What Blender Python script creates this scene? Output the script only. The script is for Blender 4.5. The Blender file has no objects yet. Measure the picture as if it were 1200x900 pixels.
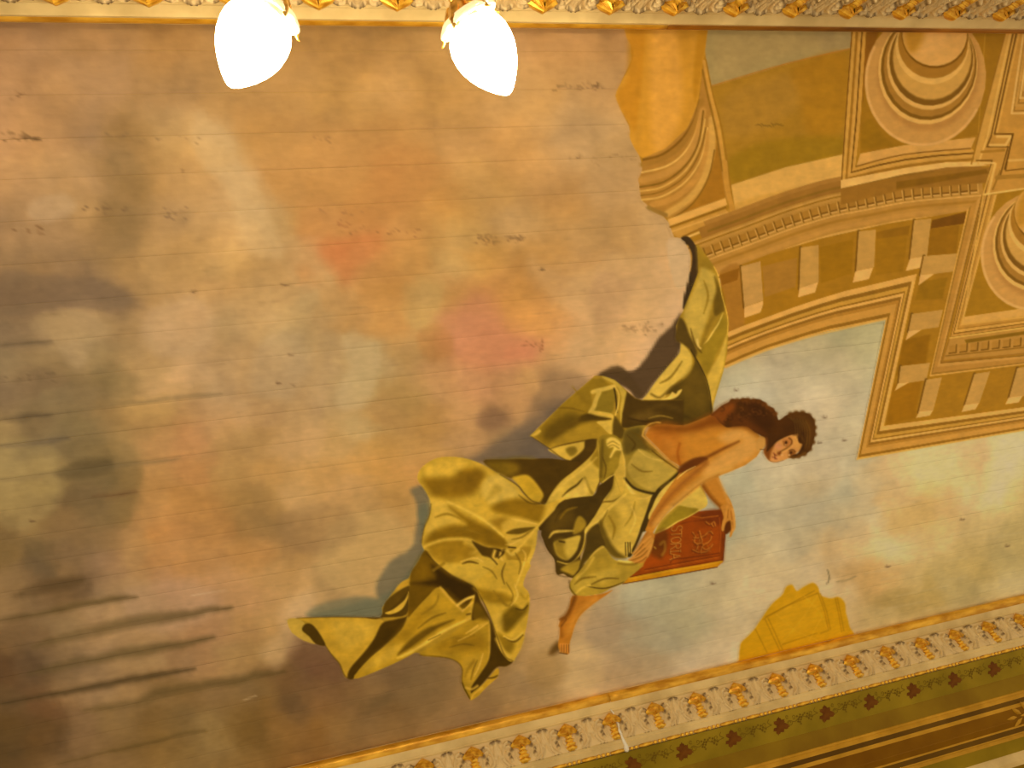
import bpy, bmesh, math, random
import numpy as np
from mathutils import Vector, Matrix

# ------------------------------------------------------------------ camera
scene = bpy.context.scene
COL = scene.collection
CAMZ = 1.6                      # eye height
H = 2.4                         # ceiling above the eye
CZ = CAMZ + H
R = np.array([[0.96481649, 0.11280941, -0.23749355],
              [0.02299066, -0.93601527, -0.3512077],
              [-0.26191712, 0.33339085, -0.90567652]])
cam_data = bpy.data.cameras.new('camera')
cam_data.sensor_width = 36.0
cam_data.lens = 24.0
cam_data.clip_start = 0.05
cam = bpy.data.objects.new('camera', cam_data)
COL.objects.link(cam)
M = Matrix([list(R[i]) + [0] for i in range(3)] + [[0, 0, 0, 1]])
cam.matrix_world = Matrix.Translation((0, 0, CAMZ)) @ M
scene.camera = cam

# ------------------------------------------------------------------ light
world = bpy.data.worlds.new('world')
scene.world = world
world.use_nodes = True
bgn = world.node_tree.nodes['Background']
bgn.inputs[0].default_value = (1.0, 0.78, 0.50, 1)
bgn.inputs[1].default_value = 0.52
LAMP = 36.0
scene.view_settings.view_transform = 'Standard'
scene.view_settings.look = 'None'
scene.view_settings.gamma = 1.0
scene.view_settings.exposure = 0.5
scene.view_settings.use_curve_mapping = False
DEBUG_WHITE = False

# ------------------------------------------------------------------ helpers
def link(o, parent=None):
    COL.objects.link(o)
    if parent is not None:
        o.parent = parent
    return o

def tag(o, label=None, cat=None, group=None, kind=None):
    if label: o['label'] = label
    if cat: o['category'] = cat
    if group: o['group'] = group
    if kind: o['kind'] = kind
    return o

def mesh_obj(name, verts, faces, mat, parent=None, smooth=False, loc=None):
    me = bpy.data.meshes.new(name)
    me.from_pydata([tuple(map(float, v)) for v in verts], [], faces)
    me.materials.append(mat)
    if smooth:
        me.polygons.foreach_set('use_smooth', [True] * len(me.polygons))
    me.update()
    o = bpy.data.objects.new(name, me)
    if loc is not None: o.location = loc
    return link(o, parent)

def dup(o, parent=None, loc=None):
    c = o.copy()
    COL.objects.link(c)
    if parent is not None: c.parent = parent
    if loc is not None: c.location = loc
    return c

# ------------------------------------------------------------------ materials
def new_mat(name):
    m = bpy.data.materials.new(name)
    m.use_nodes = True
    nt = m.node_tree
    b = nt.nodes['Principled BSDF']
    return m, nt, b

def noise_mat(name, c1, c2, scale=20, rough=0.6, metal=0.0, bump=0.0, detail=4, stretch=(1, 1, 1), lo=0.35, hi=0.65):
    m, nt, b = new_mat(name)
    tc = nt.nodes.new('ShaderNodeTexCoord')
    mp = nt.nodes.new('ShaderNodeMapping'); mp.inputs['Scale'].default_value = stretch
    nz = nt.nodes.new('ShaderNodeTexNoise'); nz.inputs['Scale'].default_value = scale; nz.inputs['Detail'].default_value = detail
    cr = nt.nodes.new('ShaderNodeValToRGB')
    cr.color_ramp.elements[0].position = lo; cr.color_ramp.elements[1].position = hi
    cr.color_ramp.elements[0].color = (*c1, 1); cr.color_ramp.elements[1].color = (*c2, 1)
    nt.links.new(tc.outputs['Object'], mp.inputs[0]); nt.links.new(mp.outputs[0], nz.inputs['Vector'])
    nt.links.new(nz.outputs['Fac'], cr.inputs[0]); nt.links.new(cr.outputs[0], b.inputs['Base Color'])
    b.inputs['Roughness'].default_value = rough
    b.inputs['Metallic'].default_value = metal
    if not metal: b.inputs['Specular IOR Level'].default_value = 0.15
    if bump:
        bp = nt.nodes.new('ShaderNodeBump'); bp.inputs['Strength'].default_value = bump; bp.inputs['Distance'].default_value = 0.003
        nt.links.new(nz.outputs['Fac'], bp.inputs['Height']); nt.links.new(bp.outputs[0], b.inputs['Normal'])
    return m

def lin(c):
    c = np.asarray(c, float) / 255.0
    return np.where(c <= 0.04045, c / 12.92, ((c + 0.055) / 1.055) ** 2.4)

def lc(r, g, b, k=1.0):          # sRGB reading -> linear paint colour under the warm light
    e = np.array([1.0, 0.80, 0.52]) * 0.80
    return tuple(np.clip(lin((r, g, b)) / e * k, 0, 0.95))

gold_bright = noise_mat('gilding', lc(176, 112, 14), lc(222, 158, 40), 10, 0.38, 0.45, 0.25, stretch=(1, 3, 3))
gold_shaded = noise_mat('shaded_gilding', lc(96, 50, 4), lc(156, 92, 12), 7, 0.45, 0.4, 0.25, stretch=(0.6, 3, 3))  # browner gilding: shade on the upper rod put into its colour
cream = noise_mat('cream_paint', lc(186, 148, 82), lc(210, 170, 98), 7, 0.55, 0, 0.1)
olive = noise_mat('olive_paint', lc(120, 92, 8), lc(146, 112, 16), 4, 0.6)
olive_dk = noise_mat('dark_olive_paint', lc(116, 80, 4), lc(132, 96, 8), 4, 0.6)
ochre_line = noise_mat('ochre_paint', lc(160, 108, 16), lc(186, 128, 28), 8, 0.5)
brown = noise_mat('brown_paint', lc(112, 66, 2), lc(130, 82, 4), 4, 0.55)
brown_dk = noise_mat('dark_brown_paint', lc(84, 52, 2), lc(102, 66, 4), 4, 0.55)
stencil_m = noise_mat('stencil_brown', lc(92, 46, 4), lc(110, 60, 6), 30, 0.65)
vine_m = noise_mat('stencil_vine', lc(98, 68, 6), lc(116, 84, 8), 30, 0.65)
plaster = noise_mat('white_plaster', lc(205, 180, 135), lc(232, 205, 160), 30, 0.8, 0, 0.4)
brass = noise_mat('lamp_brass', lc(120, 72, 14), lc(220, 160, 60), 30, 0.32, 0.6, 0.2)
soffit_m = noise_mat('soffit_paint', lc(120, 92, 20), lc(150, 118, 35), 3, 0.7)

m, nt, b = new_mat('lit_opal_glass')
b.inputs['Base Color'].default_value = (0.95, 0.9, 0.8, 1)
b.inputs['Emission Color'].default_value = (1.0, 0.80, 0.50, 1)
b.inputs['Emission Strength'].default_value = LAMP
b.inputs['Roughness'].default_value = 0.15
opal = m
m, nt, b = new_mat('pearl_glass_collar')
b.inputs['Base Color'].default_value = (0.95, 0.85, 0.6, 1)
b.inputs['Roughness'].default_value = 0.2
b.inputs['Transmission Weight'].default_value = 0.35
b.inputs['Emission Color'].default_value = (1.0, 0.78, 0.42, 1)
b.inputs['Emission Strength'].default_value = 0.35
collar_m = m

m, nt, b = new_mat('old_mural_paint')
at = nt.nodes.new('ShaderNodeAttribute'); at.attribute_name = 'paint'
tc = nt.nodes.new('ShaderNodeTexCoord')
mp = nt.nodes.new('ShaderNodeMapping'); mp.inputs['Scale'].default_value = (0.35, 1, 1)
nz = nt.nodes.new('ShaderNodeTexNoise'); nz.inputs['Scale'].default_value = 55; nz.inputs['Detail'].default_value = 6
mr = nt.nodes.new('ShaderNodeMapRange')
mr.inputs['From Min'].default_value = 0.3; mr.inputs['From Max'].default_value = 0.7
mr.inputs['To Min'].default_value = 0.95; mr.inputs['To Max'].default_value = 1.05
vm = nt.nodes.new('ShaderNodeVectorMath'); vm.operation = 'SCALE'
nt.links.new(tc.outputs['Object'], mp.inputs[0]); nt.links.new(mp.outputs[0], nz.inputs['Vector'])
nt.links.new(nz.outputs['Fac'], mr.inputs['Value'])
nt.links.new(at.outputs['Color'], vm.inputs[0]); nt.links.new(mr.outputs[0], vm.inputs['Scale'])
nt.links.new(vm.outputs[0], b.inputs['Base Color'])
b.inputs['Roughness'].default_value = 0.62
b.inputs['Specular IOR Level'].default_value = 0.12
bp = nt.nodes.new('ShaderNodeBump'); bp.inputs['Strength'].default_value = 0.25; bp.inputs['Distance'].default_value = 0.002
nt.links.new(nz.outputs['Fac'], bp.inputs['Height']); nt.links.new(bp.outputs[0], b.inputs['Normal'])
mural_m = m
if DEBUG_WHITE:
    nt.links.remove(b.inputs['Base Color'].links[0]); b.inputs['Base Color'].default_value = (0.5, 0.5, 0.5, 1)

# ================================================================== the flat painting
# The ceiling painting is drawn by code, stroke by stroke, into an array of paint
# colours that covers the ceiling panel; meshes on the panel then carry it.
OX = OY = 170
W_, H_ = 1200 + 2 * OX, 900 + 2 * OY
img = np.zeros((H_, W_, 3), np.float32)
ids = np.zeros((H_, W_), np.uint8)
rng = np.random.default_rng(7)

REG = {'A': (620, 270, 3.912), 'B': (740, 450, 5.295), 'C': (620, 440, 5), 'D': (480, 520, 5),
       'E': (330, 640, 5), 'F': (480, 660, 5.294), 'G': (620, 580, 4.5), 'H': (720, 560, 6.431),
       'Z': (880, 450, 9), 'J': (720, 20, 5), 'K': (960, 20, 5), 'L': (740, 180, 5),
       'M': (960, 180, 5), 'N': (780, 340, 5), 'O': (980, 340, 4.39), 'Q': (840, 500, 3.3333),
       'P': (0, 0, 1), 'S1': (0, 600, 3), 'S2': (0, 300, 3), 'S0': (0, 20, 3), 'S3': (400, 20, 3)}

def T(reg, pts):
    x0, y0, s = REG[reg]
    return [(x0 + x / s, y0 + y / s) for x, y in pts]

def smooth_pts(p, closed=True, n=4):
    p = np.asarray(p, float)
    N = len(p)
    if N < 3: return p
    out = []
    rngi = range(N) if closed else range(N - 1)
    for i in rngi:
        if closed:
            a, b_, c, d = p[(i - 1) % N], p[i], p[(i + 1) % N], p[(i + 2) % N]
        else:
            a, b_, c, d = p[max(i - 1, 0)], p[i], p[i + 1], p[min(i + 2, N - 1)]
        for k in range(n):
            t = k / n
            out.append(0.5 * ((2 * b_) + (-a + c) * t + (2 * a - 5 * b_ + 4 * c - d) * t * t + (-a + 3 * b_ - 3 * c + d) * t ** 3))
    if not closed: out.append(p[-1])
    return np.array(out)

def value_noise(h, w, scale, seed):
    r = np.random.default_rng(seed)
    gh, gw = int(h / scale) + 3, int(w / scale) + 3
    g = r.random((gh, gw)).astype(np.float32)
    y = np.arange(h) / scale; x = np.arange(w) / scale
    yi = y.astype(int); xi = x.astype(int)
    fy = (y - yi).astype(np.float32); fx = (x - xi).astype(np.float32)
    fy = fy * fy * (3 - 2 * fy); fx = fx * fx * (3 - 2 * fx)
    a = g[yi][:, xi]; b_ = g[yi][:, xi + 1]; c = g[yi + 1][:, xi]; d = g[yi + 1][:, xi + 1]
    return (a * (1 - fx) + b_ * fx) * (1 - fy)[:, None] + (c * (1 - fx) + d * fx) * fy[:, None]

def fbm(h, w, scale, seed, octs=4):
    out = np.zeros((h, w), np.float32); amp = 1; tot = 0
    for o in range(octs):
        out += amp * value_noise(h, w, max(scale / 2 ** o, 1.5), seed + o * 13); tot += amp; amp *= 0.5
    return out / tot - 0.5

wobx = fbm(H_, W_, 26, 101) * 2
woby = fbm(H_, W_, 26, 202) * 2

def blend(y0, y1, x0, x1, a, color, pid):
    sub = img[y0:y1, x0:x1]
    c = np.asarray(color, np.float32)
    sub += (c - sub) * a[..., None]
    if pid is not None:
        s = ids[y0:y1, x0:x1]; s[a > 0.5] = pid

def seg_dist(px, py, pts, closed):
    d = np.full(px.shape, 1e9, np.float32)
    n = len(pts)
    for i in range(n if closed else n - 1):
        ax, ay = pts[i]; bx, by = pts[(i + 1) % n]
        vx, vy = bx - ax, by - ay
        L = vx * vx + vy * vy
        if L < 1e-9: continue
        t = np.clip(((px - ax) * vx + (py - ay) * vy) / L, 0, 1)
        dd = (px - ax - t * vx) ** 2 + (py - ay - t * vy) ** 2
        np.minimum(d, dd, out=d)
    return np.sqrt(d)

def box(pts, pad):
    pts = np.asarray(pts)
    x0 = int(max(0, math.floor(pts[:, 0].min() + OX - pad))); x1 = int(min(W_, math.ceil(pts[:, 0].max() + OX + pad) + 1))
    y0 = int(max(0, math.floor(pts[:, 1].min() + OY - pad))); y1 = int(min(H_, math.ceil(pts[:, 1].max() + OY + pad) + 1))
    return x0, x1, y0, y1

def grid(x0, x1, y0, y1, wob=0):
    X, Y = np.meshgrid(np.arange(x0, x1) - OX + 0.5, np.arange(y0, y1) - OY + 0.5)
    X = X.astype(np.float32); Y = Y.astype(np.float32)
    if wob:
        X = X + wobx[y0:y1, x0:x1] * wob; Y = Y + woby[y0:y1, x0:x1] * wob
    return X, Y

PID = None
def P(pts, color, soft=1.2, reg='P', smooth=True, alpha=1.0, wob=0, pid='cur', inner=False):
    """filled shape with an edge `soft` pixels wide"""
    pid = PID if pid == 'cur' else pid
    pts = T(reg, pts)
    p = smooth_pts(pts) if smooth else np.asarray(pts, float)
    x0, x1, y0, y1 = box(p, soft + wob + 2)
    if x1 <= x0 or y1 <= y0: return
    X, Y = grid(x0, x1, y0, y1, wob)
    inside = np.zeros(X.shape, bool)
    n = len(p); j = n - 1
    for i in range(n):
        xi, yi = p[i]; xj, yj = p[j]
        if yi != yj:
            cnd = ((yi > Y) != (yj > Y)) & (X < (xj - xi) * (Y - yi) / (yj - yi) + xi)
            inside ^= cnd
        j = i
    d = seg_dist(X, Y, p, True)
    sd = np.where(inside, d, -d)
    if inner: sd = sd - soft / 2
    a = np.clip(sd / soft + 0.5, 0, 1); a = a * a * (3 - 2 * a) * alpha
    blend(y0, y1, x0, x1, a, color, pid)

def S(pts, color, w=2.0, soft=1.0, reg='P', smooth=True, alpha=1.0, taper=False, pid='cur', wob=0):
    """brush stroke"""
    pid = PID if pid == 'cur' else pid
    s = REG[reg][2]
    pts = T(reg, pts)
    p = smooth_pts(pts, False) if smooth and len(pts) > 2 else np.asarray(pts, float)
    w = w / (s if reg != 'P' else 1)
    x0, x1, y0, y1 = box(p, w + soft + wob + 2)
    if x1 <= x0 or y1 <= y0: return
    X, Y = grid(x0, x1, y0, y1, wob)
    if taper:
        n = len(p); a = np.zeros(X.shape, np.float32)
        for i in range(n - 1):
            t = (i + 0.5) / (n - 1)
            ww = w * (0.15 + 0.85 * math.sin(math.pi * t) ** 0.7) / 2
            d = seg_dist(X, Y, p[i:i + 2], False)
            a = np.maximum(a, np.clip((ww - d) / soft + 0.5, 0, 1))
        a *= alpha
    else:
        d = seg_dist(X, Y, p, False)
        a = np.clip((w / 2 - d) / soft + 0.5, 0, 1) * alpha
    blend(y0, y1, x0, x1, a.astype(np.float32), color, pid)

def ELL(cx, cy, rx, ry, color, soft=1.2, rot=0, reg='P', alpha=1.0, pid='cur'):
    c, s = math.cos(rot), math.sin(rot)
    pts = [(cx + rx * math.cos(t) * c - ry * math.sin(t) * s, cy + rx * math.cos(t) * s + ry * math.sin(t) * c)
           for t in np.linspace(0, 2 * math.pi, 28, endpoint=False)]
    P(pts, color, soft, reg, False, alpha, 0, pid)

def ARC(cx, cy, rx, ry, color, w, a0=0, a1=360, soft=1.0, rot=0, alpha=1.0):
    c, s = math.cos(rot), math.sin(rot)
    pts = [(cx + rx * math.cos(t) * c - ry * math.sin(t) * s, cy + rx * math.cos(t) * s + ry * math.sin(t) * c)
           for t in np.radians(np.linspace(a0, a1, 30))]
    S(pts, color, w, soft, smooth=False, alpha=alpha)

def RIB(A, B, bands, soft=0.9):
    """mitred moulding painted between two matching lines"""
    A = np.asarray(A, float); B = np.asarray(B, float)
    for t0, t1, col in bands:
        p = np.concatenate([A + (B - A) * t0, (A + (B - A) * t1)[::-1]])
        P(list(map(tuple, p)), col, soft, smooth=False)

def offset(line, d):
    line = np.asarray(line, float)
    tan = np.gradient(line, axis=0)
    tan /= np.linalg.norm(tan, axis=1)[:, None]
    return line + np.stack([-tan[:, 1], tan[:, 0]], 1) * d     # +d = downwards for a line going right

# ---------------- clouds and sky
sky = '''0,40,176,128,78 100,40,178,130,76 200,40,186,134,72 300,60,192,140,72 420,40,190,138,70 520,50,192,142,74 640,40,190,138,80 700,50,190,138,80
0,100,182,135,88 100,100,188,142,92 200,100,176,130,74 300,110,188,138,74 400,110,188,138,68 500,120,190,140,72 620,120,190,142,78 700,100,188,142,86
0,160,185,138,92 50,160,184,138,90 100,160,165,125,82 160,160,160,120,66 210,150,180,142,86 260,160,194,152,94 300,165,190,138,66 400,170,186,132,66 500,170,190,138,72 600,170,192,140,78 680,155,184,144,92 715,165,180,142,90
0,220,178,135,88 60,215,178,138,90 100,220,172,132,84 130,200,160,120,68 160,220,150,112,60 220,215,178,136,82 280,215,194,154,102 325,220,184,132,68 400,215,186,130,62 455,210,184,120,56 500,220,186,128,60 560,220,190,142,74 650,220,186,134,72 720,220,186,144,90
0,260,160,124,84 60,270,166,128,84 85,245,178,140,90 130,260,140,108,66 200,260,165,128,82 240,270,186,144,88 290,255,186,150,98 335,265,176,138,76 370,265,186,124,68 400,300,190,112,60 425,270,186,118,58 470,270,190,134,70 540,275,186,148,84 600,260,184,144,88 700,280,180,138,82 770,280,190,150,96
0,300,150,118,80 60,305,150,116,76 140,300,150,116,70 180,300,178,138,82 260,300,184,145,86 330,310,178,142,90 375,320,186,130,70 430,310,190,126,66 480,310,194,140,72 520,310,184,148,82 560,300,192,140,66 640,300,180,130,64 700,320,190,142,82 790,320,200,155,102
0,340,128,98,66 60,345,126,96,66 110,340,122,94,66 140,350,126,98,68 180,340,160,124,76 250,340,178,136,82 330,350,170,136,86 360,360,168,142,94 395,345,184,140,80 440,350,190,132,64 500,350,176,146,84 530,345,184,130,66 570,350,186,122,68 620,330,184,128,60 640,370,190,130,62 700,350,190,142,82 750,360,196,150,94 790,370,202,156,104
0,380,128,102,70 30,385,134,106,72 60,380,166,132,84 100,380,166,132,88 130,370,148,118,74 180,375,178,138,92 230,375,180,134,82 265,385,164,134,88 300,375,180,144,94 350,400,162,138,94 400,400,172,142,96 425,390,188,134,68 450,380,192,132,62 490,375,176,144,80
0,420,130,108,72 50,420,140,114,74 80,405,168,136,90 115,410,148,122,76 130,440,116,98,62 170,420,158,126,82 215,430,180,142,98 270,430,170,134,88 330,430,170,138,94 380,420,178,144,96 430,410,178,150,96 445,430,184,154,100 470,420,176,136,74 500,400,178,128,72 515,405,176,116,58 550,390,196,124,84 590,400,194,122,80 620,420,200,112,74 650,420,192,138,74 700,420,192,146,86 760,420,200,155,105
0,450,112,88,60 40,450,120,94,64 60,470,124,104,70 110,460,122,102,70 150,450,122,102,66 180,455,158,124,82 240,450,170,134,86 300,460,168,134,90 360,450,172,138,92 410,460,180,148,96 435,450,182,156,100 470,460,174,134,68 510,445,194,142,90 560,450,192,134,92 600,450,188,134,86 630,450,196,146,80 660,440,170,126,72
0,490,146,120,74 50,490,112,92,62 100,495,118,100,62 130,480,138,108,64 180,480,162,126,72 230,480,172,128,78 300,480,172,134,90 350,480,176,140,94 390,490,176,142,90 420,500,176,150,98 450,480,178,132,70 500,490,180,132,66 540,480,192,142,92 575,485,136,98,62 600,470,186,136,82 620,490,190,140,80 640,475,120,92,60
0,520,156,128,78 60,520,110,94,66 100,515,120,100,62 150,520,148,118,68 190,520,176,128,78 230,510,184,126,80 280,520,160,124,72 350,520,176,138,92 400,520,172,134,78 440,520,180,132,62 500,520,184,134,66 540,515,190,142,90 590,515,150,118,72 620,515,112,94,68
0,545,160,132,78 60,545,158,130,76 80,550,96,78,46 120,545,104,84,48 150,555,126,100,56 190,550,170,124,72 235,545,180,122,70 270,550,160,124,68 320,560,172,128,70 400,560,176,130,70 440,550,184,132,62 480,545,186,130,66 540,540,150,116,70 610,530,100,84,64
0,580,158,128,70 60,575,160,132,70 80,585,100,76,46 100,580,106,82,50 130,590,124,96,50 180,590,166,120,68 220,590,170,118,60 300,580,150,114,58 350,580,174,136,84 420,575,180,136,82 460,580,180,134,70 480,590,188,148,84
0,620,112,84,44 30,620,150,120,68 60,610,130,100,56 85,620,126,96,56 110,625,132,100,58 160,625,164,122,74 200,620,166,112,60 250,620,158,110,58 310,610,138,104,54 345,620,160,120,66 400,610,178,136,76 450,610,178,136,80 485,625,192,150,86
0,660,118,90,44 20,655,124,94,46 45,650,96,76,44 55,665,92,72,44 80,655,124,94,58 120,660,146,108,72 160,650,158,120,74 200,660,166,116,66 250,650,160,112,60 300,650,172,120,62 350,640,160,118,64 400,650,184,142,80 450,650,186,144,84 480,670,170,136,78
0,700,138,106,66 30,690,128,98,58 60,685,104,74,40 90,680,100,72,40 120,695,150,118,78 160,690,160,126,84 200,690,172,126,90 240,700,168,124,84 280,690,176,130,84 330,680,178,136,80 360,690,190,148,90 390,685,164,128,76 430,690,180,136,78
0,745,108,78,42 40,740,112,82,46 80,730,130,104,66 120,730,142,110,72 160,720,156,124,84 200,730,166,124,82 240,740,164,116,72 280,740,170,126,72 320,730,186,142,80 350,720,196,154,100 400,720,150,128,80 440,715,120,108,72
0,790,76,50,26 40,785,84,60,34 80,775,114,88,54 120,765,146,114,76 160,770,152,122,82 200,770,146,108,68 240,765,158,114,68 280,765,160,124,70 320,765,172,136,78 350,770,112,76,44 375,790,106,68,44 390,800,122,84,48
0,830,84,62,34 50,830,94,60,30 100,815,136,104,66 140,815,142,110,70 180,810,124,94,52 220,820,118,88,46 260,810,128,96,52 300,810,116,90,50 340,800,112,76,40 345,825,90,66,38 375,830,136,94,50 430,800,140,104,56 460,830,116,84,44 470,790,120,88,50 500,800,128,98,56 530,830,140,104,60
0,870,80,58,26 50,860,88,60,26 90,860,124,92,56 130,850,120,92,50 170,850,106,80,42 210,845,112,86,44 250,860,136,110,62 290,860,108,78,30 320,860,136,96,44 360,870,132,90,40 400,850,140,104,56 440,850,128,96,54 450,820,104,80,44 500,850,150,112,62
620,800,148,112,66 600,770,150,112,60 650,800,150,116,64 640,760,178,138,76 660,790,176,138,78 685,770,196,156,96 690,800,180,144,88 705,790,150,118,78 650,640,170,134,90 660,680,182,140,86 640,700,186,140,84 640,740,188,140,80 620,770,172,128,68 650,610,130,104,76 665,730,190,144,84 720,700,150,122,80
700,740,150,120,80 730,730,150,118,78 730,690,158,136,92 750,700,140,134,96 770,740,150,134,92 800,720,148,136,94 840,690,162,138,90 780,690,150,138,94 870,650,170,142,92 850,620,152,142,100 870,600,160,140,96 900,570,162,140,94 900,620,166,142,94 950,560,164,136,88 960,600,158,140,98 940,640,160,138,94 980,570,154,142,102 990,530,160,144,104 1020,570,178,150,98 1070,540,188,144,84 1120,540,178,142,86 1170,540,196,158,98 1190,520,194,158,98
1050,580,184,140,76 1065,600,176,132,60 1100,600,182,138,74 1140,590,192,152,92 1170,580,190,156,96 1200,590,160,132,70 1030,600,168,146,98 1010,620,172,138,84 990,650,178,136,76 1010,670,168,120,56 1030,680,172,124,60 1050,640,182,148,92 1100,640,166,136,80 1150,610,168,136,74 1190,630,156,128,66 1130,650,150,122,62 1170,660,150,126,70 1060,700,140,108,46 1090,690,142,112,50 1075,680,158,128,70 1120,690,144,120,66 1180,680,158,136,86 1050,730,160,132,76 970,700,178,144,92 960,660,176,144,92 930,670,170,142,92 900,680,176,146,96 860,720,164,140,96 850,760,172,144,100 800,770,158,132,90 760,780,152,124,82 780,750,140,128,92 730,780,148,118,78
860,440,156,146,106 870,460,166,150,110 900,430,172,150,108 950,420,174,154,108 1000,390,160,150,104 980,430,176,154,110 1010,420,162,150,104 960,470,182,154,108 1000,480,166,148,106 975,520,168,146,104 950,540,166,140,96 860,520,168,148,104 920,540,172,148,102 870,560,156,144,100 850,590,158,142,98'''
pts_ = np.array([[float(v) for v in s.split(',')] for s in sky.split()], np.float32)
st = 8
gx = np.arange(-OX, 1200 + OX + st, st, dtype=np.float32); gy = np.arange(-OY, 900 + OY + st, st, dtype=np.float32)
GX, GY = np.meshgrid(gx, gy)
d2 = (GX[..., None] - pts_[:, 0]) ** 2 + (1.35 * (GY[..., None] - pts_[:, 1])) ** 2
wgt = 1.0 / (d2 + 90.0) ** 2.1
coarse = (wgt @ pts_[:, 2:5]) / wgt.sum(-1, keepdims=True)
broad_w = 1.0 / (d2 + 9000.0) ** 2.2
broad = (broad_w @ pts_[:, 2:5]) / broad_w.sum(-1, keepdims=True)
luma = np.array([.35, .5, .15], np.float32)
lf = (coarse @ luma)[..., None]; lb = (broad @ luma)[..., None]
lmix = lb + (lf - lb) * .78
coarse = lmix * ((coarse / lf) * .48 + (broad / lb) * .52)
gain_l = 1 + .10 / (1 + np.exp((GX - 330) / 50)) / (1 + np.exp(-(GY - 330) / 40))
gain_r = 1 + .15 / (1 + np.exp(-(GX - 690) / 40)) / (1 + np.exp(-(GY - 420) / 40))
coarse = coarse * (gain_l * gain_r)[..., None] * np.array([1.015, .987, .94]) * (1 + (gain_r - 1)[..., None] * np.array([.1, .35, 1.1]))
# warped lookup gives the clouds ragged, brushed edges
wx = fbm(H_, W_, 60, 11, 5) * 50 + fbm(H_, W_, 15, 12, 3) * 16; wy = fbm(H_, W_, 60, 31, 5) * 38 + fbm(H_, W_, 15, 32, 3) * 12
yy, xx = np.mgrid[0:H_, 0:W_].astype(np.float32)
sx = np.clip((xx + wx) / st, 0, len(gx) - 1.001); sy = np.clip((yy + wy) / st, 0, len(gy) - 1.001)
ix = sx.astype(int); iy = sy.astype(int); fx = (sx - ix)[..., None]; fy = (sy - iy)[..., None]
img[:] = (coarse[iy, ix] * (1 - fx) + coarse[iy, ix + 1] * fx) * (1 - fy) + (coarse[iy + 1, ix] * (1 - fx) + coarse[iy + 1, ix + 1] * fx) * fy
mott = fbm(H_, W_, 44, 55, 5)
cloudy = np.abs(fbm(H_, W_, 90, 505, 6)) * 2
img *= (1 + 0.10 * mott + 0.26 * (np.clip(cloudy, 0, .6) - .22))[..., None]
warm = fbm(H_, W_, 70, 77, 4)
img += np.stack([warm * 8, warm * 0, -warm * 12], -1)
# long horizontal brush drag
drag = value_noise(H_, int(W_ / 8) + 2, 2.2, 91)
drag = np.repeat(drag, 8, axis=1)[:, :W_] - 0.5
img *= (1 + 0.016 * drag)[..., None]

# named cloud edges
P([(255, 150), (290, 175), (300, 200), (335, 240), (350, 275), (380, 290), (385, 330), (340, 300), (290, 260), (260, 220), (240, 180), (235, 150)], (196, 156, 100), 22, alpha=0.32, wob=9)
P([(270, 130), (330, 130), (420, 160), (505, 170), (510, 215), (470, 260), (400, 275), (350, 270), (325, 230), (290, 180)], (187, 130, 64), 14, alpha=0.40, wob=8)
P([(450, 170), (500, 172), (512, 200), (500, 225), (470, 250), (430, 265), (400, 250), (430, 200)], (184, 120, 56), 20, alpha=0.36, wob=8)
P([(375, 290), (400, 280), (440, 270), (450, 290), (420, 310), (405, 330), (388, 315)], (190, 104, 52), 20, alpha=0.40, wob=6)
P([(510, 375), (540, 348), (570, 345), (600, 385), (640, 400), (635, 425), (600, 430), (560, 430), (530, 420), (515, 395)], (198, 122, 82), 24, alpha=0.40, wob=8)
P([(490, 390), (510, 380), (530, 395), (528, 415), (505, 422), (490, 405)], (172, 112, 52), 10, alpha=0.36, wob=4)
P([(0, 318), (60, 322), (120, 328), (152, 348), (140, 362), (80, 362), (40, 370), (0, 368)], (120, 93, 64), 10, alpha=0.54, wob=5)
P([(40, 370), (90, 362), (130, 385), (110, 402), (60, 400), (38, 385)], (172, 137, 88), 12, alpha=0.50, wob=6)
P([(70, 405), (110, 402), (95, 430), (80, 425)], (176, 142, 96), 12, alpha=0.43, wob=6)
P([(0, 520), (60, 520), (70, 545), (72, 590), (30, 620), (0, 610)], (160, 131, 76), 12, alpha=0.43, wob=6)
P([(75, 520), (150, 520), (160, 590), (120, 620), (90, 600), (72, 560)], (118, 94, 54), 16, alpha=0.29, wob=6)
P([(560, 485), (580, 476), (592, 490), (580, 502), (562, 498)], (128, 90, 58), 10, alpha=0.50, wob=4)
P([(555, 535), (600, 505), (640, 480), (680, 455), (700, 446), (650, 505), (640, 520), (668, 538), (650, 542), (560, 540)], (98, 80, 60), 12, alpha=0.65, wob=5)
P([(620, 500), (655, 470), (690, 445), (650, 435), (625, 470)], (120, 92, 60), 12, alpha=0.43, wob=5)
P([(780, 650), (700, 720), (720, 780), (700, 810)], (150, 120, 82), 20, alpha=0.00)
P([(640, 640), (670, 690), (655, 715), (640, 770), (620, 800), (600, 790), (640, 720), (650, 690), (630, 660)], (180, 140, 86), 16, alpha=0.29, wob=5)
P([(655, 770), (675, 745), (698, 762), (706, 785), (690, 808), (660, 800)], (192, 152, 92), 10, alpha=0.43, wob=5)
P([(625, 765), (655, 762), (665, 785), (640, 810), (618, 795)], (156, 114, 58), 14, alpha=0.43, wob=5)
P([(630, 590), (650, 580), (650, 620), (640, 640), (630, 620)], (108, 86, 62), 10, alpha=0.50)
P([(345, 745), (375, 750), (400, 770), (395, 800), (360, 790), (335, 770)], (112, 74, 44), 12, alpha=0.50, wob=5)
P([(300, 790), (335, 770), (365, 795), (360, 850), (340, 840), (320, 800)], (108, 78, 44), 16, alpha=0.36, wob=5)
P([(470, 790), (510, 775), (535, 800), (520, 830), (480, 835), (460, 810)], (120, 90, 50), 16, alpha=0.36, wob=5)
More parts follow.
